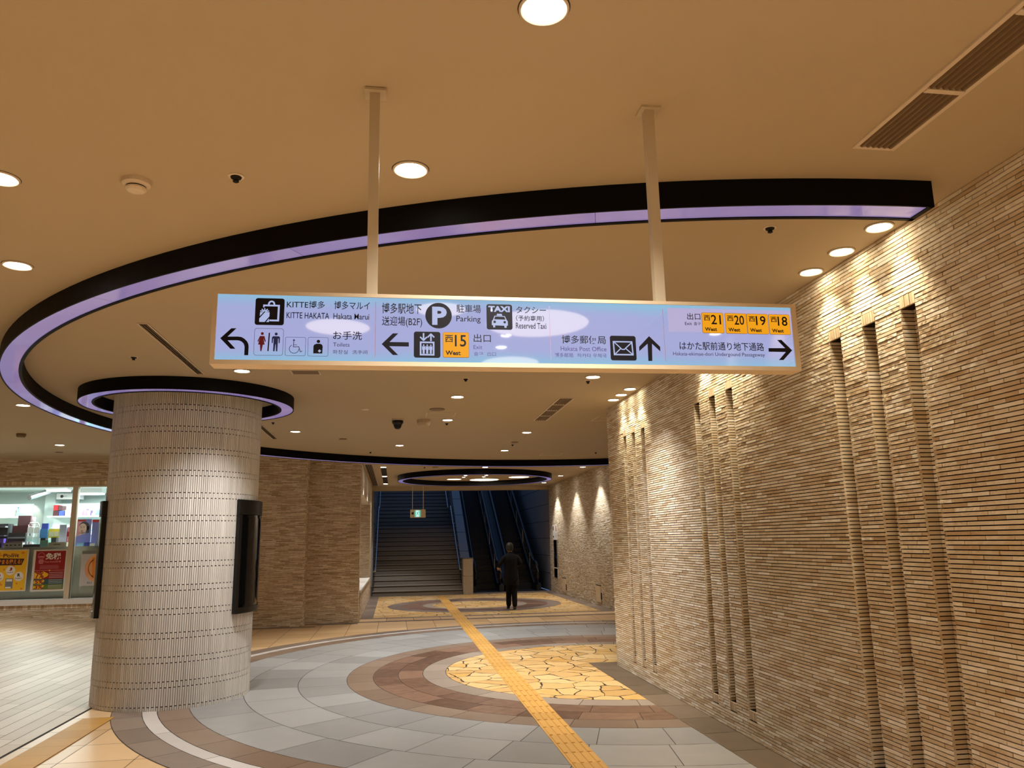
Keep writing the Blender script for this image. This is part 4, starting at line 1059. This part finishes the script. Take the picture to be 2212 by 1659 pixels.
# ------------------------------------------------------------------ shop behind the window
M['shopwhite'] = pmat('shop_white', (.66, .74, .72), .6)
M['frost'] = pmat('frosted_panel', (.78, .80, .73), .45)
M['shopfloor'] = pmat('shop_floor', (.45, .45, .43), .4)
def flatmat(name, r, g, b, rough=.5): return pmat(name, srgb(r, g, b), rough)
PC = {k: flatmat('print_'+k, *v) for k, v in dict(maroon=(60, 14, 20), brown=(75, 45, 50), blue=(70, 130, 190), yellow=(225, 205, 70), lilac=(185, 190, 220), pink=(225, 150, 165), aqua=(110, 200, 205),
      mint=(150, 215, 205), purple=(95, 70, 165), deepblue=(50, 70, 160), red=(170, 15, 25), cream=(215, 205, 180), dark=(25, 22, 26), grey=(120, 125, 130), skyblue=(140, 190, 225), skin=(228, 190, 172), hair=(35, 28, 32),
      orange=(225, 135, 25), gold=(240, 190, 30), white=(235, 235, 230), teal=(45, 85, 95), olive=(95, 120, 40), tax=(150, 8, 18), paper=(195, 195, 200), peach=(225, 165, 120), lips=(190, 70, 80), violet=(120, 120, 180)).items()}
m = MB(); m.box(-11.0, -4.4, 17.75, 20.7, .30, .34); struct(m.build('floor_shop', M['shopfloor']))
m = MB(); m.box(-11.0, -4.4, 17.75, 20.7, 3.06, 3.10); struct(m.build('ceiling_shop', M['shopwhite']))
m = MB(); m.box(-11.0, -4.4, 20.6, 20.75, .3, 3.1); m.box(-4.5, -4.4, 17.75, 20.7, .3, 3.1); struct(m.build('wall_shop_back', M['shopwhite']))
m = MB(); m.box(-8.28, -8.05, 20.2, 20.6, .34, 3.06); struct(m.build('trim_2', M['shopwhite']), 'white pillar at the back of the shop')
# window-back cabinet with frosted panels
cb = thing('display_cabinet', 'long cabinet with frosted back panels standing behind the shop window', 'cabinet', (-7.7, 18.0, .34))
m = MB(); m.box(-10.95, -4.6, 17.80, 18.4, .34, 1.72); m.build('body', M['shopwhite'], cb)
x = -10.95
while x < -4.7:
    m = MB(); m.box(x+.004, min(x+.84, -4.6)-.004, 17.785, 17.80, .72, 1.72); m.build('back_panel', M['frost'], cb); x += .84
m = MB(); m.box(-10.95, -4.6, 17.78, 18.42, 1.72, 1.745); m.build('worktop', M['white'], cb)
CTZ = 1.745
def item(name, label, cat, parts, group=None):
    """parts: (name, (x0,x1,y0,y1,z0,z1), material); the first carries the thing"""
    x0, x1, y0, y1, z0, z1 = parts[0][1]
    root = thing(name, label, cat, ((x0+x1)/2, (y0+y1)/2, z0), group)
    for n, b, mt in parts:
        q = MB(); q.box(*b); q.build(n, mt, root)
    return root
item('display_stand', 'maroon tiered cosmetics stand with a brown header on the window cabinet', 'display stand', [
    ('base', (-8.08, -7.73, 17.95, 18.3, CTZ, 1.87), PC['maroon']), ('tier', (-8.05, -7.72, 18.05, 18.3, 1.87, 2.05), PC['dark']), ('tier', (-8.02, -7.71, 18.12, 18.3, 2.05, 2.20), PC['maroon']),
    ('header', (-7.98, -7.725, 18.24, 18.30, 2.20, 2.41), PC['brown']), ('shelf_edge', (-8.05, -7.73, 18.03, 18.05, 1.93, 1.96), PC['grey'])])
sh = item('display_stand', 'dark shelf stand of small packs at the left edge of the shop window', 'display stand', [
    ('body', (-8.6, -8.1, 18.1, 18.35, CTZ, 2.24), PC['dark']), ('shelf', (-8.6, -8.1, 17.98, 18.1, 2.16, 2.19), PC['grey']), ('shelf', (-8.6, -8.1, 17.98, 18.1, 1.98, 2.0), PC['grey'])])
for i, (c_, a, b, z0, z1) in enumerate([('purple', -8.20, -8.05, 1.85, 1.93), ('skyblue', -8.22, -8.08, CTZ, 1.84), ('deepblue', -8.40, -8.24, CTZ, 1.86)]):
    item('product_box', ['small purple box before the dark shelf stand', 'sky blue box low before the dark shelf stand', 'deep blue box before the dark shelf stand'][i], 'box', [('box', (a, b, 17.86, 17.96, z0 if i else CTZ, z1 if i else 1.93), PC[c_])])
# card rack of wire
root = thing('card_rack', 'white wire card rack beside the maroon stand', 'rack', (-7.59, 18.1, CTZ))
m = MB(); m.tube([(-7.695, 18.1, CTZ+.02), (-7.695, 18.1, 2.20), (-7.675, 18.1, 2.25), (-7.52, 18.1, 2.25), (-7.49, 18.1, 2.20), (-7.49, 18.1, CTZ+.02)], .011, 8); m.build('frame', M['white'], root, smooth=True)
for z in (1.95, 2.10, 2.17):
    m = MB(); m.tube([(-7.695, 18.1, z), (-7.49, 18.1, z)], .006, 6); m.build('bar', M['white'], root)
for xx, z in ((-7.70, 2.03), (-7.575, 2.03), (-7.70, 1.86), (-7.575, 1.84)):
    m = MB(); m.box(xx, xx+.12, 18.07, 18.08, z, z+.12); m.build('card', PC['white'], root)
m = MB(); m.box(-7.70, -7.46, 17.95, 18.2, CTZ, CTZ+.06); m.build('base', PC['aqua'], root)
item('product_pack', 'blue twin pack hanging on the window cabinet', 'pack', [('pack', (-7.44, -7.29, 18.05, 18.15, 1.93, 2.12), PC['blue']), ('header', (-7.43, -7.30, 18.08, 18.13, 2.12, 2.235), PC['deepblue']), ('stand', (-7.41, -7.31, 18.03, 18.16, CTZ, 1.93), PC['dark'])])
item('product_pack', 'yellow twin pack beside the blue pack', 'pack', [('pack', (-7.27, -7.06, 18.05, 18.15, 1.93, 2.12), PC['yellow']), ('label_card', (-7.25, -7.17, 18.04, 18.05, 1.96, 2.06), PC['cream']), ('label_card', (-7.155, -7.08, 18.04, 18.05, 1.96, 2.06), PC['cream']), ('stand', (-7.2, -7.1, 18.03, 18.16, CTZ, 1.93), PC['dark'])])
item('product_box', 'pale lilac upright box right of the yellow pack', 'box', [('box', (-7.03, -6.89, 17.97, 18.1, CTZ, 2.20), PC['lilac'])])
item('product_box', 'pink leaning box beside the window mullion', 'box', [('box', (-6.88, -6.79, 18.0, 18.12, CTZ, 2.15), PC['pink']), ('band', (-6.882, -6.788, 17.997, 18.0, 1.95, 2.05), PC['red'])])
wb1 = item('price_box', 'low white box with four dark marks on the cabinet edge', 'box', [('box', (-8.02, -7.65, 17.795, 17.9, CTZ, 1.84), M['white'])])
f = Flat(17.794)
for k in range(4): f.rect(-7.97+k*.08, -7.93+k*.08, 1.78, 1.80)
f.build('lettering', M['ink'], wb1)
item('tray', 'flat black tray on the cabinet edge', 'tray', [('tray', (-7.64, -7.32, 17.80, 17.94, CTZ, 1.80), PC['dark'])])
item('product_box', 'mint box on the cabinet edge', 'box', [('box', (-7.31, -7.16, 17.80, 17.94, CTZ, 1.88), PC['mint'])])
bb1 = item('price_box', 'long grey-beige box on the cabinet edge by the mullion', 'box', [('box', (-7.15, -6.80, 17.795, 17.93, CTZ, 1.835), PC['cream'])])
f = Flat(17.794); f.rect(-7.05, -6.92, 1.78, 1.80); f.build('lettering', PC['grey'], bb1)
# back shelves
def shelf_unit(x0, x1, y0, zs, label):
    root = thing('shop_shelf', label, 'shelf', ((x0+x1)/2, y0+.2, .34))
    m = MB(); m.box(x0, x1, y0+.36, y0+.40, .34, zs[-1]+.3); m.build('back', M['shopwhite'], root)
    for z in zs:
        m = MB(); m.box(x0, x1, y0, y0+.38, z-.03, z); m.build('shelf', M['white'], root)
shelf_unit(-8.0, -6.2, 19.7, (1.1, 1.6, 2.05, 2.45), 'white wall shelf of boxes at the back of the shop')
shelf_unit(-9.9, -8.35, 19.4, (1.1, 1.6, 2.05, 2.44), 'white shelf at the left of the shop')
rg = random.Random(77)
def row(x0, x1, y, z, hs, cols, lab, group):
    x = x0
    while x < x1:
        w = rg.uniform(.07, .12); h = rg.uniform(*hs); c_ = rg.choice(cols)
        item('product_box', lab, 'box', [('box', (x, x+w, y, y+.12, z, z+h), PC[c_])], group); x += w+.008
row(-7.60, -6.98, 19.72, 2.05, (.10, .22), ['aqua', 'mint', 'white', 'skyblue'], 'aqua and white pack on the shelf behind the window cabinet', 'aqua packs on the middle shelf')
row(-9.2, -8.4, 19.42, 2.05, (.12, .2), ['white', 'cream', 'mint'], 'pale pack on the left shop shelf', 'pale packs on the left shelf')
for k, (a, b, z, h, c_) in enumerate([(-7.90, -7.78, 2.45, .13, 'maroon'), (-7.90, -7.80, 2.585, .12, 'red'), (-7.77, -7.66, 2.45, .12, 'deepblue'), (-7.79, -7.70, 2.585, .10, 'brown'), (-7.64, -7.50, 2.45, .14, 'pink')]):
    item('product_box', ['maroon box, lower left in the pile left of the mullion', 'red box, upper left in the pile left of the mullion', 'blue box, lower right in the pile left of the mullion', 'brown box, upper right in the pile left of the mullion', 'pink box beside the pile left of the mullion'][k], 'box', [('box', (a, b, 19.75, 19.95, z, z+h), PC[c_])])
for k, (a, b, h, c_) in enumerate([(-7.35, -7.26, .12, 'pink'), (-7.25, -7.17, .16, 'purple'), (-7.165, -7.08, .13, 'purple'), (-7.05, -6.98, .06, 'white'), (-6.955, -6.88, .14, 'deepblue'), (-6.875, -6.80, .13, 'deepblue')]):
    item('product_box', ['pink box on the top shelf right of the mullion', 'taller purple box on the top shelf right of the mullion', 'shorter purple box on the top shelf right of the mullion', 'low white box on the top shelf right of the mullion', 'left one of two blue boxes on the top shelf', 'right one of two blue boxes on the top shelf'][k], 'box', [('box', (a, b, 19.75, 19.9, 2.45, 2.45+h), PC[c_])])
item('product_box', 'beige box on the left shop shelf', 'box', [('box', (-8.70, -8.60, 19.45, 19.6, 2.44, 2.59), PC['cream'])])
bt = thing('bottle', 'pale blue bottle on the left shop shelf', 'bottle', (-8.55, 19.5, 2.44))
m = MB(); m.lathe((-8.55, 19.5, 2.44), [(0, 0), (.026, 0), (.026, .15), (.012, .18), (.012, .19)], 16); m.build('body', PC['skyblue'], bt, smooth=True)
m = MB(); m.lathe((-8.55, 19.5, 2.44), [(.014, .19), (.014, .21), (0, .21)], 16); m.build('cap', PC['deepblue'], bt)
item('sign_card', 'plain white card standing behind the wire rack', 'card', [('card', (-7.94, -7.68, 18.34, 18.36, CTZ+.0, 2.38), PC['white'])])
# air conditioner, pipe, lamps
ac = thing('air_conditioner', 'white wall air conditioner with a black dot at the back of the shop', 'air conditioner', (-7.74, 20.0, 2.84))
m = MB(); m.box(-7.92, -7.40, 19.9, 20.15, 2.85, 2.985); m.build('body', M['white'], ac)
f = Flat(19.898); f.disc(-7.80, 2.915, .035); f.rect(-7.77, -7.69, 2.912, 2.918); f.build('fan_port', PC['dark'], ac)
m = MB(); m.tube([(-7.83, 18.3, 2.80), (-7.75, 18.5, 2.87), (-7.63, 18.7, 2.95), (-7.55, 18.75, 3.05)], .06, 14); tag(m.build('duct_pipe', M['steel'], smooth=True), 'shiny metal duct under the shop ceiling', 'duct')
def shop_lamp(x0, x1, y, z, lab):
    root = thing('shop_ceiling_light', lab, 'ceiling light', ((x0+x1)/2, y, z), 'white shop ceiling lights')
    m = MB(); m.box(x0, x1, y-.12, y+.12, z, z+.03); m.build('diffuser', M['tube'], root)
    m = MB(); m.box(x0-.02, x1+.02, y-.14, y+.14, z+.03, 3.06); m.build('housing', M['white'], root)
shop_lamp(-7.53, -7.12, 18.5, 2.94, 'white shop ceiling light just left of the mullion')
shop_lamp(-7.25, -6.72, 19.4, 2.92, 'white shop ceiling light right of the mullion')
shop_lamp(-9.2, -8.75, 18.6, 2.94, 'white shop ceiling light out of view at left')
shop_lamp(-5.9, -5.4, 18.7, 2.94, 'white shop ceiling light hidden behind the column')
def area(x, y, z, sx, sy, w, col):
    d = bpy.data.lights.new('shop_and_fill_light', 'AREA'); d.shape = 'RECTANGLE'; d.size = sx; d.size_y = sy; d.energy = w; d.color = col
    o = bpy.data.objects.new('shop_and_fill_light', d); COL.objects.link(o); o.location = (x, y, z)
for x, y in ((-7.32, 18.5), (-6.98, 19.4), (-8.97, 18.6), (-5.65, 18.7)): area(x, y, 2.915 if y > 19 else 2.93, .4, .22, 70, (.90, 1, .97))
for x in (-9.6, -8.6, -7.9, -7.2, -6.5, -5.6): area(x, 17.98, 3.03, .5, .12, 16, (.92, 1, .97))  # unseen fill lights added above the window head to brighten the product fronts
spot(-8.72, 20.42, 30, 70, .3, (1, .95, .85), z=3.02, r=.03)
# posters on the glass
def poster(label, x0, x1, z0, z1, y=17.50):
    root = thing('poster', label, 'poster', ((x0+x1)/2, y, z0), 'framed posters in the shop window')
    m = MB(); m.box(x0, x1, y, y+.012, z0, z1); m.build('frame', M['white'], root)
    return root
py = 17.4985
P = poster('yellow point campaign poster in the shop window, cut by the left edge', -8.062, -7.383, .873, 1.70)
f = Flat(py); f.rect(-8.04, -7.403, .892, 1.681); f.build('print', PC['gold'], P)
f = Flat(py-.0005)
for k in range(16):
    rg2 = random.Random(k+5); f.disc(rg2.uniform(-8.0, -7.44), rg2.choice([rg2.uniform(.92, 1.05), rg2.uniform(1.55, 1.66), rg2.uniform(1.3, 1.38)]), rg2.uniform(.015, .045), rg2.uniform(.01, .025), 10)
f.build('print', PC['orange'], P)
f = Flat(py-.001); f.poly([(-8.04, 1.39), (-7.50, 1.39), (-7.455, 1.515), (-8.04, 1.535)]); f.build('print', PC['maroon'], P)
lettering('で貯まる使える!', -8.03, -7.50, 1.41, 1.51, PC['orange'], P, py-.0016, .03)
f = Flat(py-.001); f.poly(circ(-8.02, 1.585, .10, .048)); f.build('print', PC['maroon'], P)
f = Flat(py-.0016); f.poly(circ(-8.02, 1.585, .092, .04)); f.build('print', PC['grey'], P)
lettering('Point', -7.86, -7.56, 1.545, 1.62, PC['brown'], P, py-.0012, .02)
for cx_, cz_, s_, sub in ((-7.697, 1.285, 'J', 'POINT'), (-7.53, 1.165, 'R', 'POINT'), (-7.90, 1.165, 'D', 'POINT')):
    f = Flat(py-.001); f.disc(cx_, cz_, .088, .092); f.build('print', PC['white'], P)
    c_ = PC['tax'] if s_ != 'R' else PC['dark']
    lettering(s_, cx_-.028, cx_+.028, cz_-.005, cz_+.06, c_, P, py-.0016, .05); lettering(sub, cx_-.06, cx_+.06, cz_-.05, cz_-.025, c_, P, py-.0016, .02)
f = Flat(py-.001); f.rect(-7.77, -7.63, .93, 1.13); f.build('print', PC['grey'], P)
f = Flat(py-.0016); f.rect(-7.755, -7.645, 1.07, 1.115); f.rect(-7.76, -7.66, .935, .965); f.build('print', PC['white'], P)
P = poster('red duty-free poster in the shop window', -7.293, -6.650, .858, 1.685)
f = Flat(py); f.rect(-7.245, -6.676, .894, 1.661); f.build('print', PC['tax'], P)
lettering('免税', -7.06, -6.765, 1.487, 1.620, PC['white'], P, py-.001, .03)
lettering('Tax-free면세', -7.075, -6.765, 1.425, 1.465, PC['pink'], P, py-.001, .005)
f = Flat(py-.001); f.band(circ(-7.14, 1.565, .062, .065), circ(-7.14, 1.565, .056, .059)); f.poly(circ(-7.14, 1.545, .05, .012)); f.build('print', PC['pink'], P)
f = Flat(py-.001)
for k in range(4): f.rect(-7.19+abs(k-1.5)*.01, -7.08-abs(k-1.5)*.01, 1.41+k*.022, 1.422+k*.022)
for k in range(4): f.rect(-7.15, -6.78+(-.02 if k % 2 else 0), 1.305+k*.02, 1.309+k*.02)
f.rect(-7.245, -6.676, 1.268, 1.274); f.build('print', PC['pink'], P)
f = Flat(py-.0005); f.rect(-7.245, -6.676, .995, 1.10); f.build('print', PC['teal'], P)
f = Flat(py-.0005); f.rect(-7.245, -6.676, .90, .995); f.build('print', PC['olive'], P)
f = Flat(py-.001)
for z0_, z1_, xr in ((1.105, 1.255, -6.97), (1.0, 1.095, -7.03), (.905, .99, -7.03)):
    f.poly([(-7.24, z0_+.01), (-7.10, z0_), (-7.06, z0_+.02), (xr-.02, z0_+.05), (xr, (z0_+z1_)/2+.02), (-7.07, z1_), (-7.10, z1_-.02), (-7.2, z1_-.01), (-7.24, z1_-.03)])
f.poly([(-6.98, 1.271), (-6.96, 1.291), (-6.94, 1.271), (-6.96, 1.251)]); f.build('print', PC['gold'], P)
for s_, z0_, z1_ in (('7%', 1.115, 1.24), ('5%', 1.01, 1.085), ('3%', .912, .98)): lettering(s_, -7.215, -7.06, z0_, z1_, PC['tax'], P, py-.0016, .03)
f = Flat(py-.0016)
for z_ in (1.225, 1.19, 1.155, 1.125, 1.075, 1.045, 1.015, .97, .945, .915): f.rect(-6.96, -6.70, z_, z_+.008)
f.build('print', PC['paper'], P)
P = poster('grey poster with a peach round shape in the shop window, half behind the column', -6.37, -5.75, .946, 1.651)
f = Flat(py); f.rect(-6.365, -5.755, .95, 1.648); f.build('print', PC['paper'], P)
f = Flat(py-.0006); f.rect(-6.365, -5.755, 1.585, 1.648); f.build('print', PC['grey'], P)
f = Flat(py-.001); f.poly(circ(-6.02, 1.30, .27, .29, 40)); f.build('print', PC['peach'], P)
f = Flat(py-.0016); f.poly([(-6.16, 1.50), (-6.11, 1.52), (-6.09, 1.10), (-6.14, 1.10)]); f.arc(-6.02, 1.30, .2, .02, 2.2, 4.2); f.build('print', PC['orange'], P)
lettering('EU', -6.22, -6.13, .985, 1.025, PC['grey'], P, py-.001, .03)
# portrait poster inside the right pane
P = thing('poster', 'blue cosmetics poster with a smiling dark-haired woman, right of the mullion', 'poster', (-6.56, 17.98, CTZ), 'framed posters in the shop window')
m = MB(); m.box(-6.745, -6.405, 17.98, 17.992, CTZ, 2.31); m.build('frame', PC['violet'], P)
yy = 17.9795
f = Flat(yy); f.rect(-6.74, -6.60, 1.86, 2.30); f.build('print', PC['pink'], P)
f = Flat(yy-.0004); f.rect(-6.68, -6.52, 2.265, 2.30); f.build('print', PC['red'], P)
f = Flat(yy-.0006); f.poly(circ(-6.545, 2.155, .105, .10)); f.rect(-6.50, -6.44, 2.02, 2.16); f.build('hair', PC['hair'], P)
f = Flat(yy-.001); f.poly(circ(-6.575, 2.115, .080, .105)); f.poly([(-6.60, 2.03), (-6.53, 2.03), (-6.50, 1.96), (-6.66, 1.96)]); f.build('face', PC['skin'], P)
f = Flat(yy-.0014); f.poly(circ(-6.605, 2.135, .014, .007, 10)); f.poly(circ(-6.55, 2.14, .014, .007, 10)); f.stroke([(-6.63, 2.16), (-6.59, 2.165)], .006); f.stroke([(-6.565, 2.168), (-6.525, 2.165)], .006); f.build('eyes', PC['hair'], P)
f = Flat(yy-.0014); f.poly(circ(-6.585, 2.062, .024, .010, 12)); f.build('mouth', PC['lips'], P)
f = Flat(yy-.0012); f.poly([(-6.72, 1.86), (-6.42, 1.86), (-6.44, 1.98), (-6.55, 2.0), (-6.68, 1.95)]); f.build('print', PC['violet'], P)
pk2 = item('product_pack', 'tall violet pack with a red top right of the portrait poster', 'pack', [('pack', (-6.39, -6.24, 17.98, 18.06, CTZ, 2.24), PC['violet']), ('header', (-6.39, -6.24, 17.98, 18.06, 2.24, 2.30), PC['red'])])
item('product_pack', 'lilac pack right of the tall violet pack', 'pack', [('pack', (-6.22, -6.08, 17.98, 18.06, CTZ, 2.27), PC['lilac']), ('header', (-6.22, -6.08, 17.98, 18.06, 2.27, 2.32), PC['red'])])
for k, (a, b, h, c_) in enumerate([(-6.60, -6.47, .07, 'skyblue'), (-6.46, -6.36, .08, 'deepblue'), (-6.35, -6.25, .06, 'white'), (-6.24, -6.14, .07, 'violet')]):
    item('product_box', ['low sky blue box in front of the portrait poster', 'low deep blue box in front of the portrait poster', 'low white box before the violet pack', 'low violet box before the lilac pack'][k], 'box', [('box', (a, b, 17.82, 17.92, CTZ, CTZ+h), PC[c_])])

# ------------------------------------------------------------------ person
def skin_mesh(name, verts, edges, mat, parent=None, sub=2, root=0):
    me = bpy.data.meshes.new(name); me.from_pydata([v[0] for v in verts], edges, [])
    ob = bpy.data.objects.new(name, me); COL.objects.link(ob)
    md = ob.modifiers.new('skin', 'SKIN'); md.use_smooth_shade = True
    sv = me.skin_vertices[0].data
    for i, v in enumerate(verts):
        r = v[1]; sv[i].radius = r if isinstance(r, tuple) else (r, r); sv[i].use_root = (i == root)
    s = ob.modifiers.new('sub', 'SUBSURF'); s.levels = sub; s.render_levels = sub
    dg = bpy.context.evaluated_depsgraph_get()
    nm = bpy.data.meshes.new_from_object(ob.evaluated_get(dg)); ob.modifiers.clear()
    ob.data = nm; bpy.data.meshes.remove(me); nm.name = name
    nm.materials.clear(); nm.materials.append(mat)
    nm.polygons.foreach_set('use_smooth', [True]*len(nm.polygons))
    if parent is not None: ob.parent = parent; ob.location = -parent_world(parent)
    return ob
M['skin'] = pmat('skin', (.52, .29, .19), .5)
M['coat'] = pmat('black_coat_cloth', (.005, .0045, .005), .85, spec=.2)
M['trouser'] = pmat('black_trouser_cloth', (.004, .004, .005), .85, spec=.2)
M['hairm'] = pmat('black_hair', (.012, .010, .009), .5)
M['shoe'] = pmat('black_shoe', (.012, .012, .012), .4)
M['shirt'] = pmat('shoe_sole', (.30, .28, .26), .6)
V = []; E_ = []
def vt(p, r, par=None):
    V.append((p, r)); i = len(V)-1
    if par is not None: E_.append((par, i))
    return i
pel = vt((2.92, 19.85, .86), (.13, .10)); sp = vt((2.918, 19.86, 1.05), (.115, .09), pel); ch = vt((2.912, 19.86, 1.22), (.13, .095), sp)
nb_ = vt((2.905, 19.87, 1.345), .06, ch); nk = vt((2.90, 19.885, 1.40), .048, nb_); hd0 = vt((2.895, 19.90, 1.455), (.062, .075), nk); hd1 = vt((2.892, 19.905, 1.52), (.073, .088), hd0); hd2 = vt((2.892, 19.90, 1.59), (.062, .075), hd1)
for sx, el, wr in ((-1, (2.605, 19.80, 1.10), (2.625, 19.98, 1.03)), (1, (3.165, 19.80, 1.12), (3.10, 19.98, 1.07))):
    sh_ = vt((2.915+sx*.165, 19.855, 1.285), .05, ch); e1 = vt(el, .038, sh_); w1 = vt(wr, .026, e1)
    d = (Vector(wr)-Vector(el)).normalized(); pm1 = vt(tuple(Vector(wr)+d*.06), (.034, .018), w1)
    side = d.cross(Vector((0, 0, 1))).normalized(); up = side.cross(d).normalized()
    pv = Vector(V[pm1][0])
    for k, (off, ln_) in enumerate(((-.028, .062), (-.010, .074), (.010, .070), (.027, .056))):
        a = vt(tuple(pv+side*off+d*.028), .0095, pm1); b = vt(tuple(pv+side*off*1.1+d*(.028+ln_*.5)-up*.008), .0085, a); vt(tuple(pv+side*off*1.1+d*(.028+ln_*.85)-up*.026), .0075, b)
    a = vt(tuple(Vector(wr)+d*.025+side*(-.034*sx*-1)), .0105, w1); vt(tuple(Vector(wr)+d*.055+side*(.050*sx)), .0095, a)
for sx, kn, an, toe in ((-1, (2.86, 19.93, .46), (2.862, 20.03, .085), (2.855, 20.17, .04)), (1, (2.985, 19.85, .46), (2.975, 19.72, .105), (2.982, 19.84, .04))):
    hp = vt((2.92+sx*.07, 19.86, .80), .085, pel); k1 = vt(kn, .056, hp); a1 = vt(an, .038, k1); vt(toe, (.036, .03), a1)
person = skin_mesh('person', V, E_, M['skin'])
person['label'] = 'person in a long black coat and black trousers walking away towards the escalators'; person['category'] = 'person'
# ears, nose and eyes
def ball(name, c, r, mat, parent, n=14):
    m = MB(); m.lathe(c, [(0 if abs(abs(t)-pi/2) < 1e-6 else r[0]*cos(t), r[2]*sin(t)) for t in [-pi/2+pi*k/8 for k in range(9)]], n)
    o = m.build(name, mat, parent, smooth=True); return o
for sx in (-1, 1):
    ball('ear', (2.892+sx*.078, 19.90, 1.505), (.014, .02, .03), M['skin'], person); ball('eye', (2.892+sx*.03, 19.985, 1.525), (.011, .011, .009), M['hairm'], person)
ball('nose', (2.892, 19.995, 1.495), (.012, .016, .02), M['skin'], person)
m = MB()
prof = [(0, 1.648), (.035, 1.642), (.068, 1.62), (.088, 1.58), (.094, 1.535), (.090, 1.49), (.080, 1.455), (.06, 1.43)]
for i in range(28):
    a, b = 2*pi*i/28, 2*pi*(i+1)/28
    for (q0, z0), (q1, z1) in zip(prof, prof[1:]):
        if z1 < 1.545 and sin((a+b)/2) > .25: continue      # the face stays free
        c0 = (2.892, 19.892)
        pts = [(c0[0]+q*cos(t), c0[1]+q*1.12*sin(t), z) for q, t, z in ((q0, a, z0), (q1, a, z1), (q1, b, z1), (q0, b, z0))]
        if q0 < 1e-6: pts = pts[:3]
        m.face(pts)
m.build('hair', M['hairm'], person, smooth=True)
# coat: body loft and sleeves
cm_ = MB()
rings = [(.60, .205, .165, 2.905, 19.87), (.75, .20, .16, 2.91, 19.865), (.90, .182, .142, 2.915, 19.86), (1.05, .168, .128, 2.916, 19.86), (1.18, .182, .132, 2.913, 19.86), (1.27, .198, .125, 2.910, 19.862), (1.325, .165, .105, 2.908, 19.866), (1.365, .10, .085, 2.904, 19.872), (1.40, .068, .070, 2.90, 19.88), (1.415, .064, .066, 2.90, 19.882)]
n = 28
for (z0, a0, b0, x0, y0), (z1, a1, b1, x1, y1) in zip(rings, rings[1:]):
    for i in range(n):
        t, s = 2*pi*i/n, 2*pi*(i+1)/n
        cm_.face([(x0+a0*cos(t), y0+b0*sin(t), z0), (x0+a0*cos(s), y0+b0*sin(s), z0), (x1+a1*cos(s), y1+b1*sin(s), z1), (x1+a1*cos(t), y1+b1*sin(t), z1)])
cm_.build('coat', M['coat'], person, smooth=True, weld=True)
for sx, el, wr in ((-1, (2.605, 19.80, 1.10), (2.622, 19.955, 1.04)), (1, (3.165, 19.80, 1.12), (3.108, 19.955, 1.078))):
    skin_mesh('sleeve', [((2.912+sx*.10, 19.86, 1.295), .082), ((2.915+sx*.175, 19.855, 1.265), .070), (tuple((Vector((2.915+sx*.175, 19.855, 1.265))+Vector(el))/2), .060), (el, .055), (wr, .042)], [(0, 1), (1, 2), (2, 3), (3, 4)], M['coat'], person)
skin_mesh('trousers', [((2.92, 19.86, .84), (.15, .12))] + [v for sx, kn, an in ((-1, (2.86, 19.93, .46), (2.862, 20.02, .055)), (1, (2.985, 19.85, .46), (2.976, 19.73, .065)))
          for v in (((2.92+sx*.07, 19.86, .74), .098), (kn, .078), (an, .068))], [(0, 1), (1, 2), (2, 3), (0, 4), (4, 5), (5, 6)], M['trouser'], person)
for hx, hy, tx, ty in ((2.862, 19.99, 2.855, 20.20), (2.975, 19.68, 2.982, 19.90)):
    o_ = skin_mesh('shoe', [((hx, hy, .055), (.042, .045)), (((hx+tx)/2, (hy+ty)/2, .048), (.044, .04)), ((tx, ty, .04), (.034, .03))], [(0, 1), (1, 2)], M['shoe'], person)
    m = MB(); m.box(min(hx, tx)-.035, max(hx, tx)+.035, hy-.035, ty+.03, .001, .014); m.build('sole', M['shirt'], o_) if False else m.build('sole', M['shirt'], person)

# ------------------------------------------------------------------ world and view
w = bpy.data.worlds.new('dusk_sky'); scn.world = w; w.use_nodes = True
bg = w.node_tree.nodes.get('Background'); bg.inputs[0].default_value = (.16, .30, .62, 1); bg.inputs[1].default_value = .6
scn.view_settings.view_transform = 'Standard'; scn.view_settings.look = 'None'; scn.view_settings.gamma = 1.0
scn.view_settings.use_curve_mapping = False
scn.view_settings.exposure = 0.0
cy = scn.cycles
cy.max_bounces = 8; cy.diffuse_bounces = 5; cy.glossy_bounces = 3; cy.transparent_max_bounces = 8; cy.transmission_bounces = 4
cy.sample_clamp_indirect = 4.0; cy.caustics_reflective = False; cy.caustics_refractive = False
cy.use_denoising = True
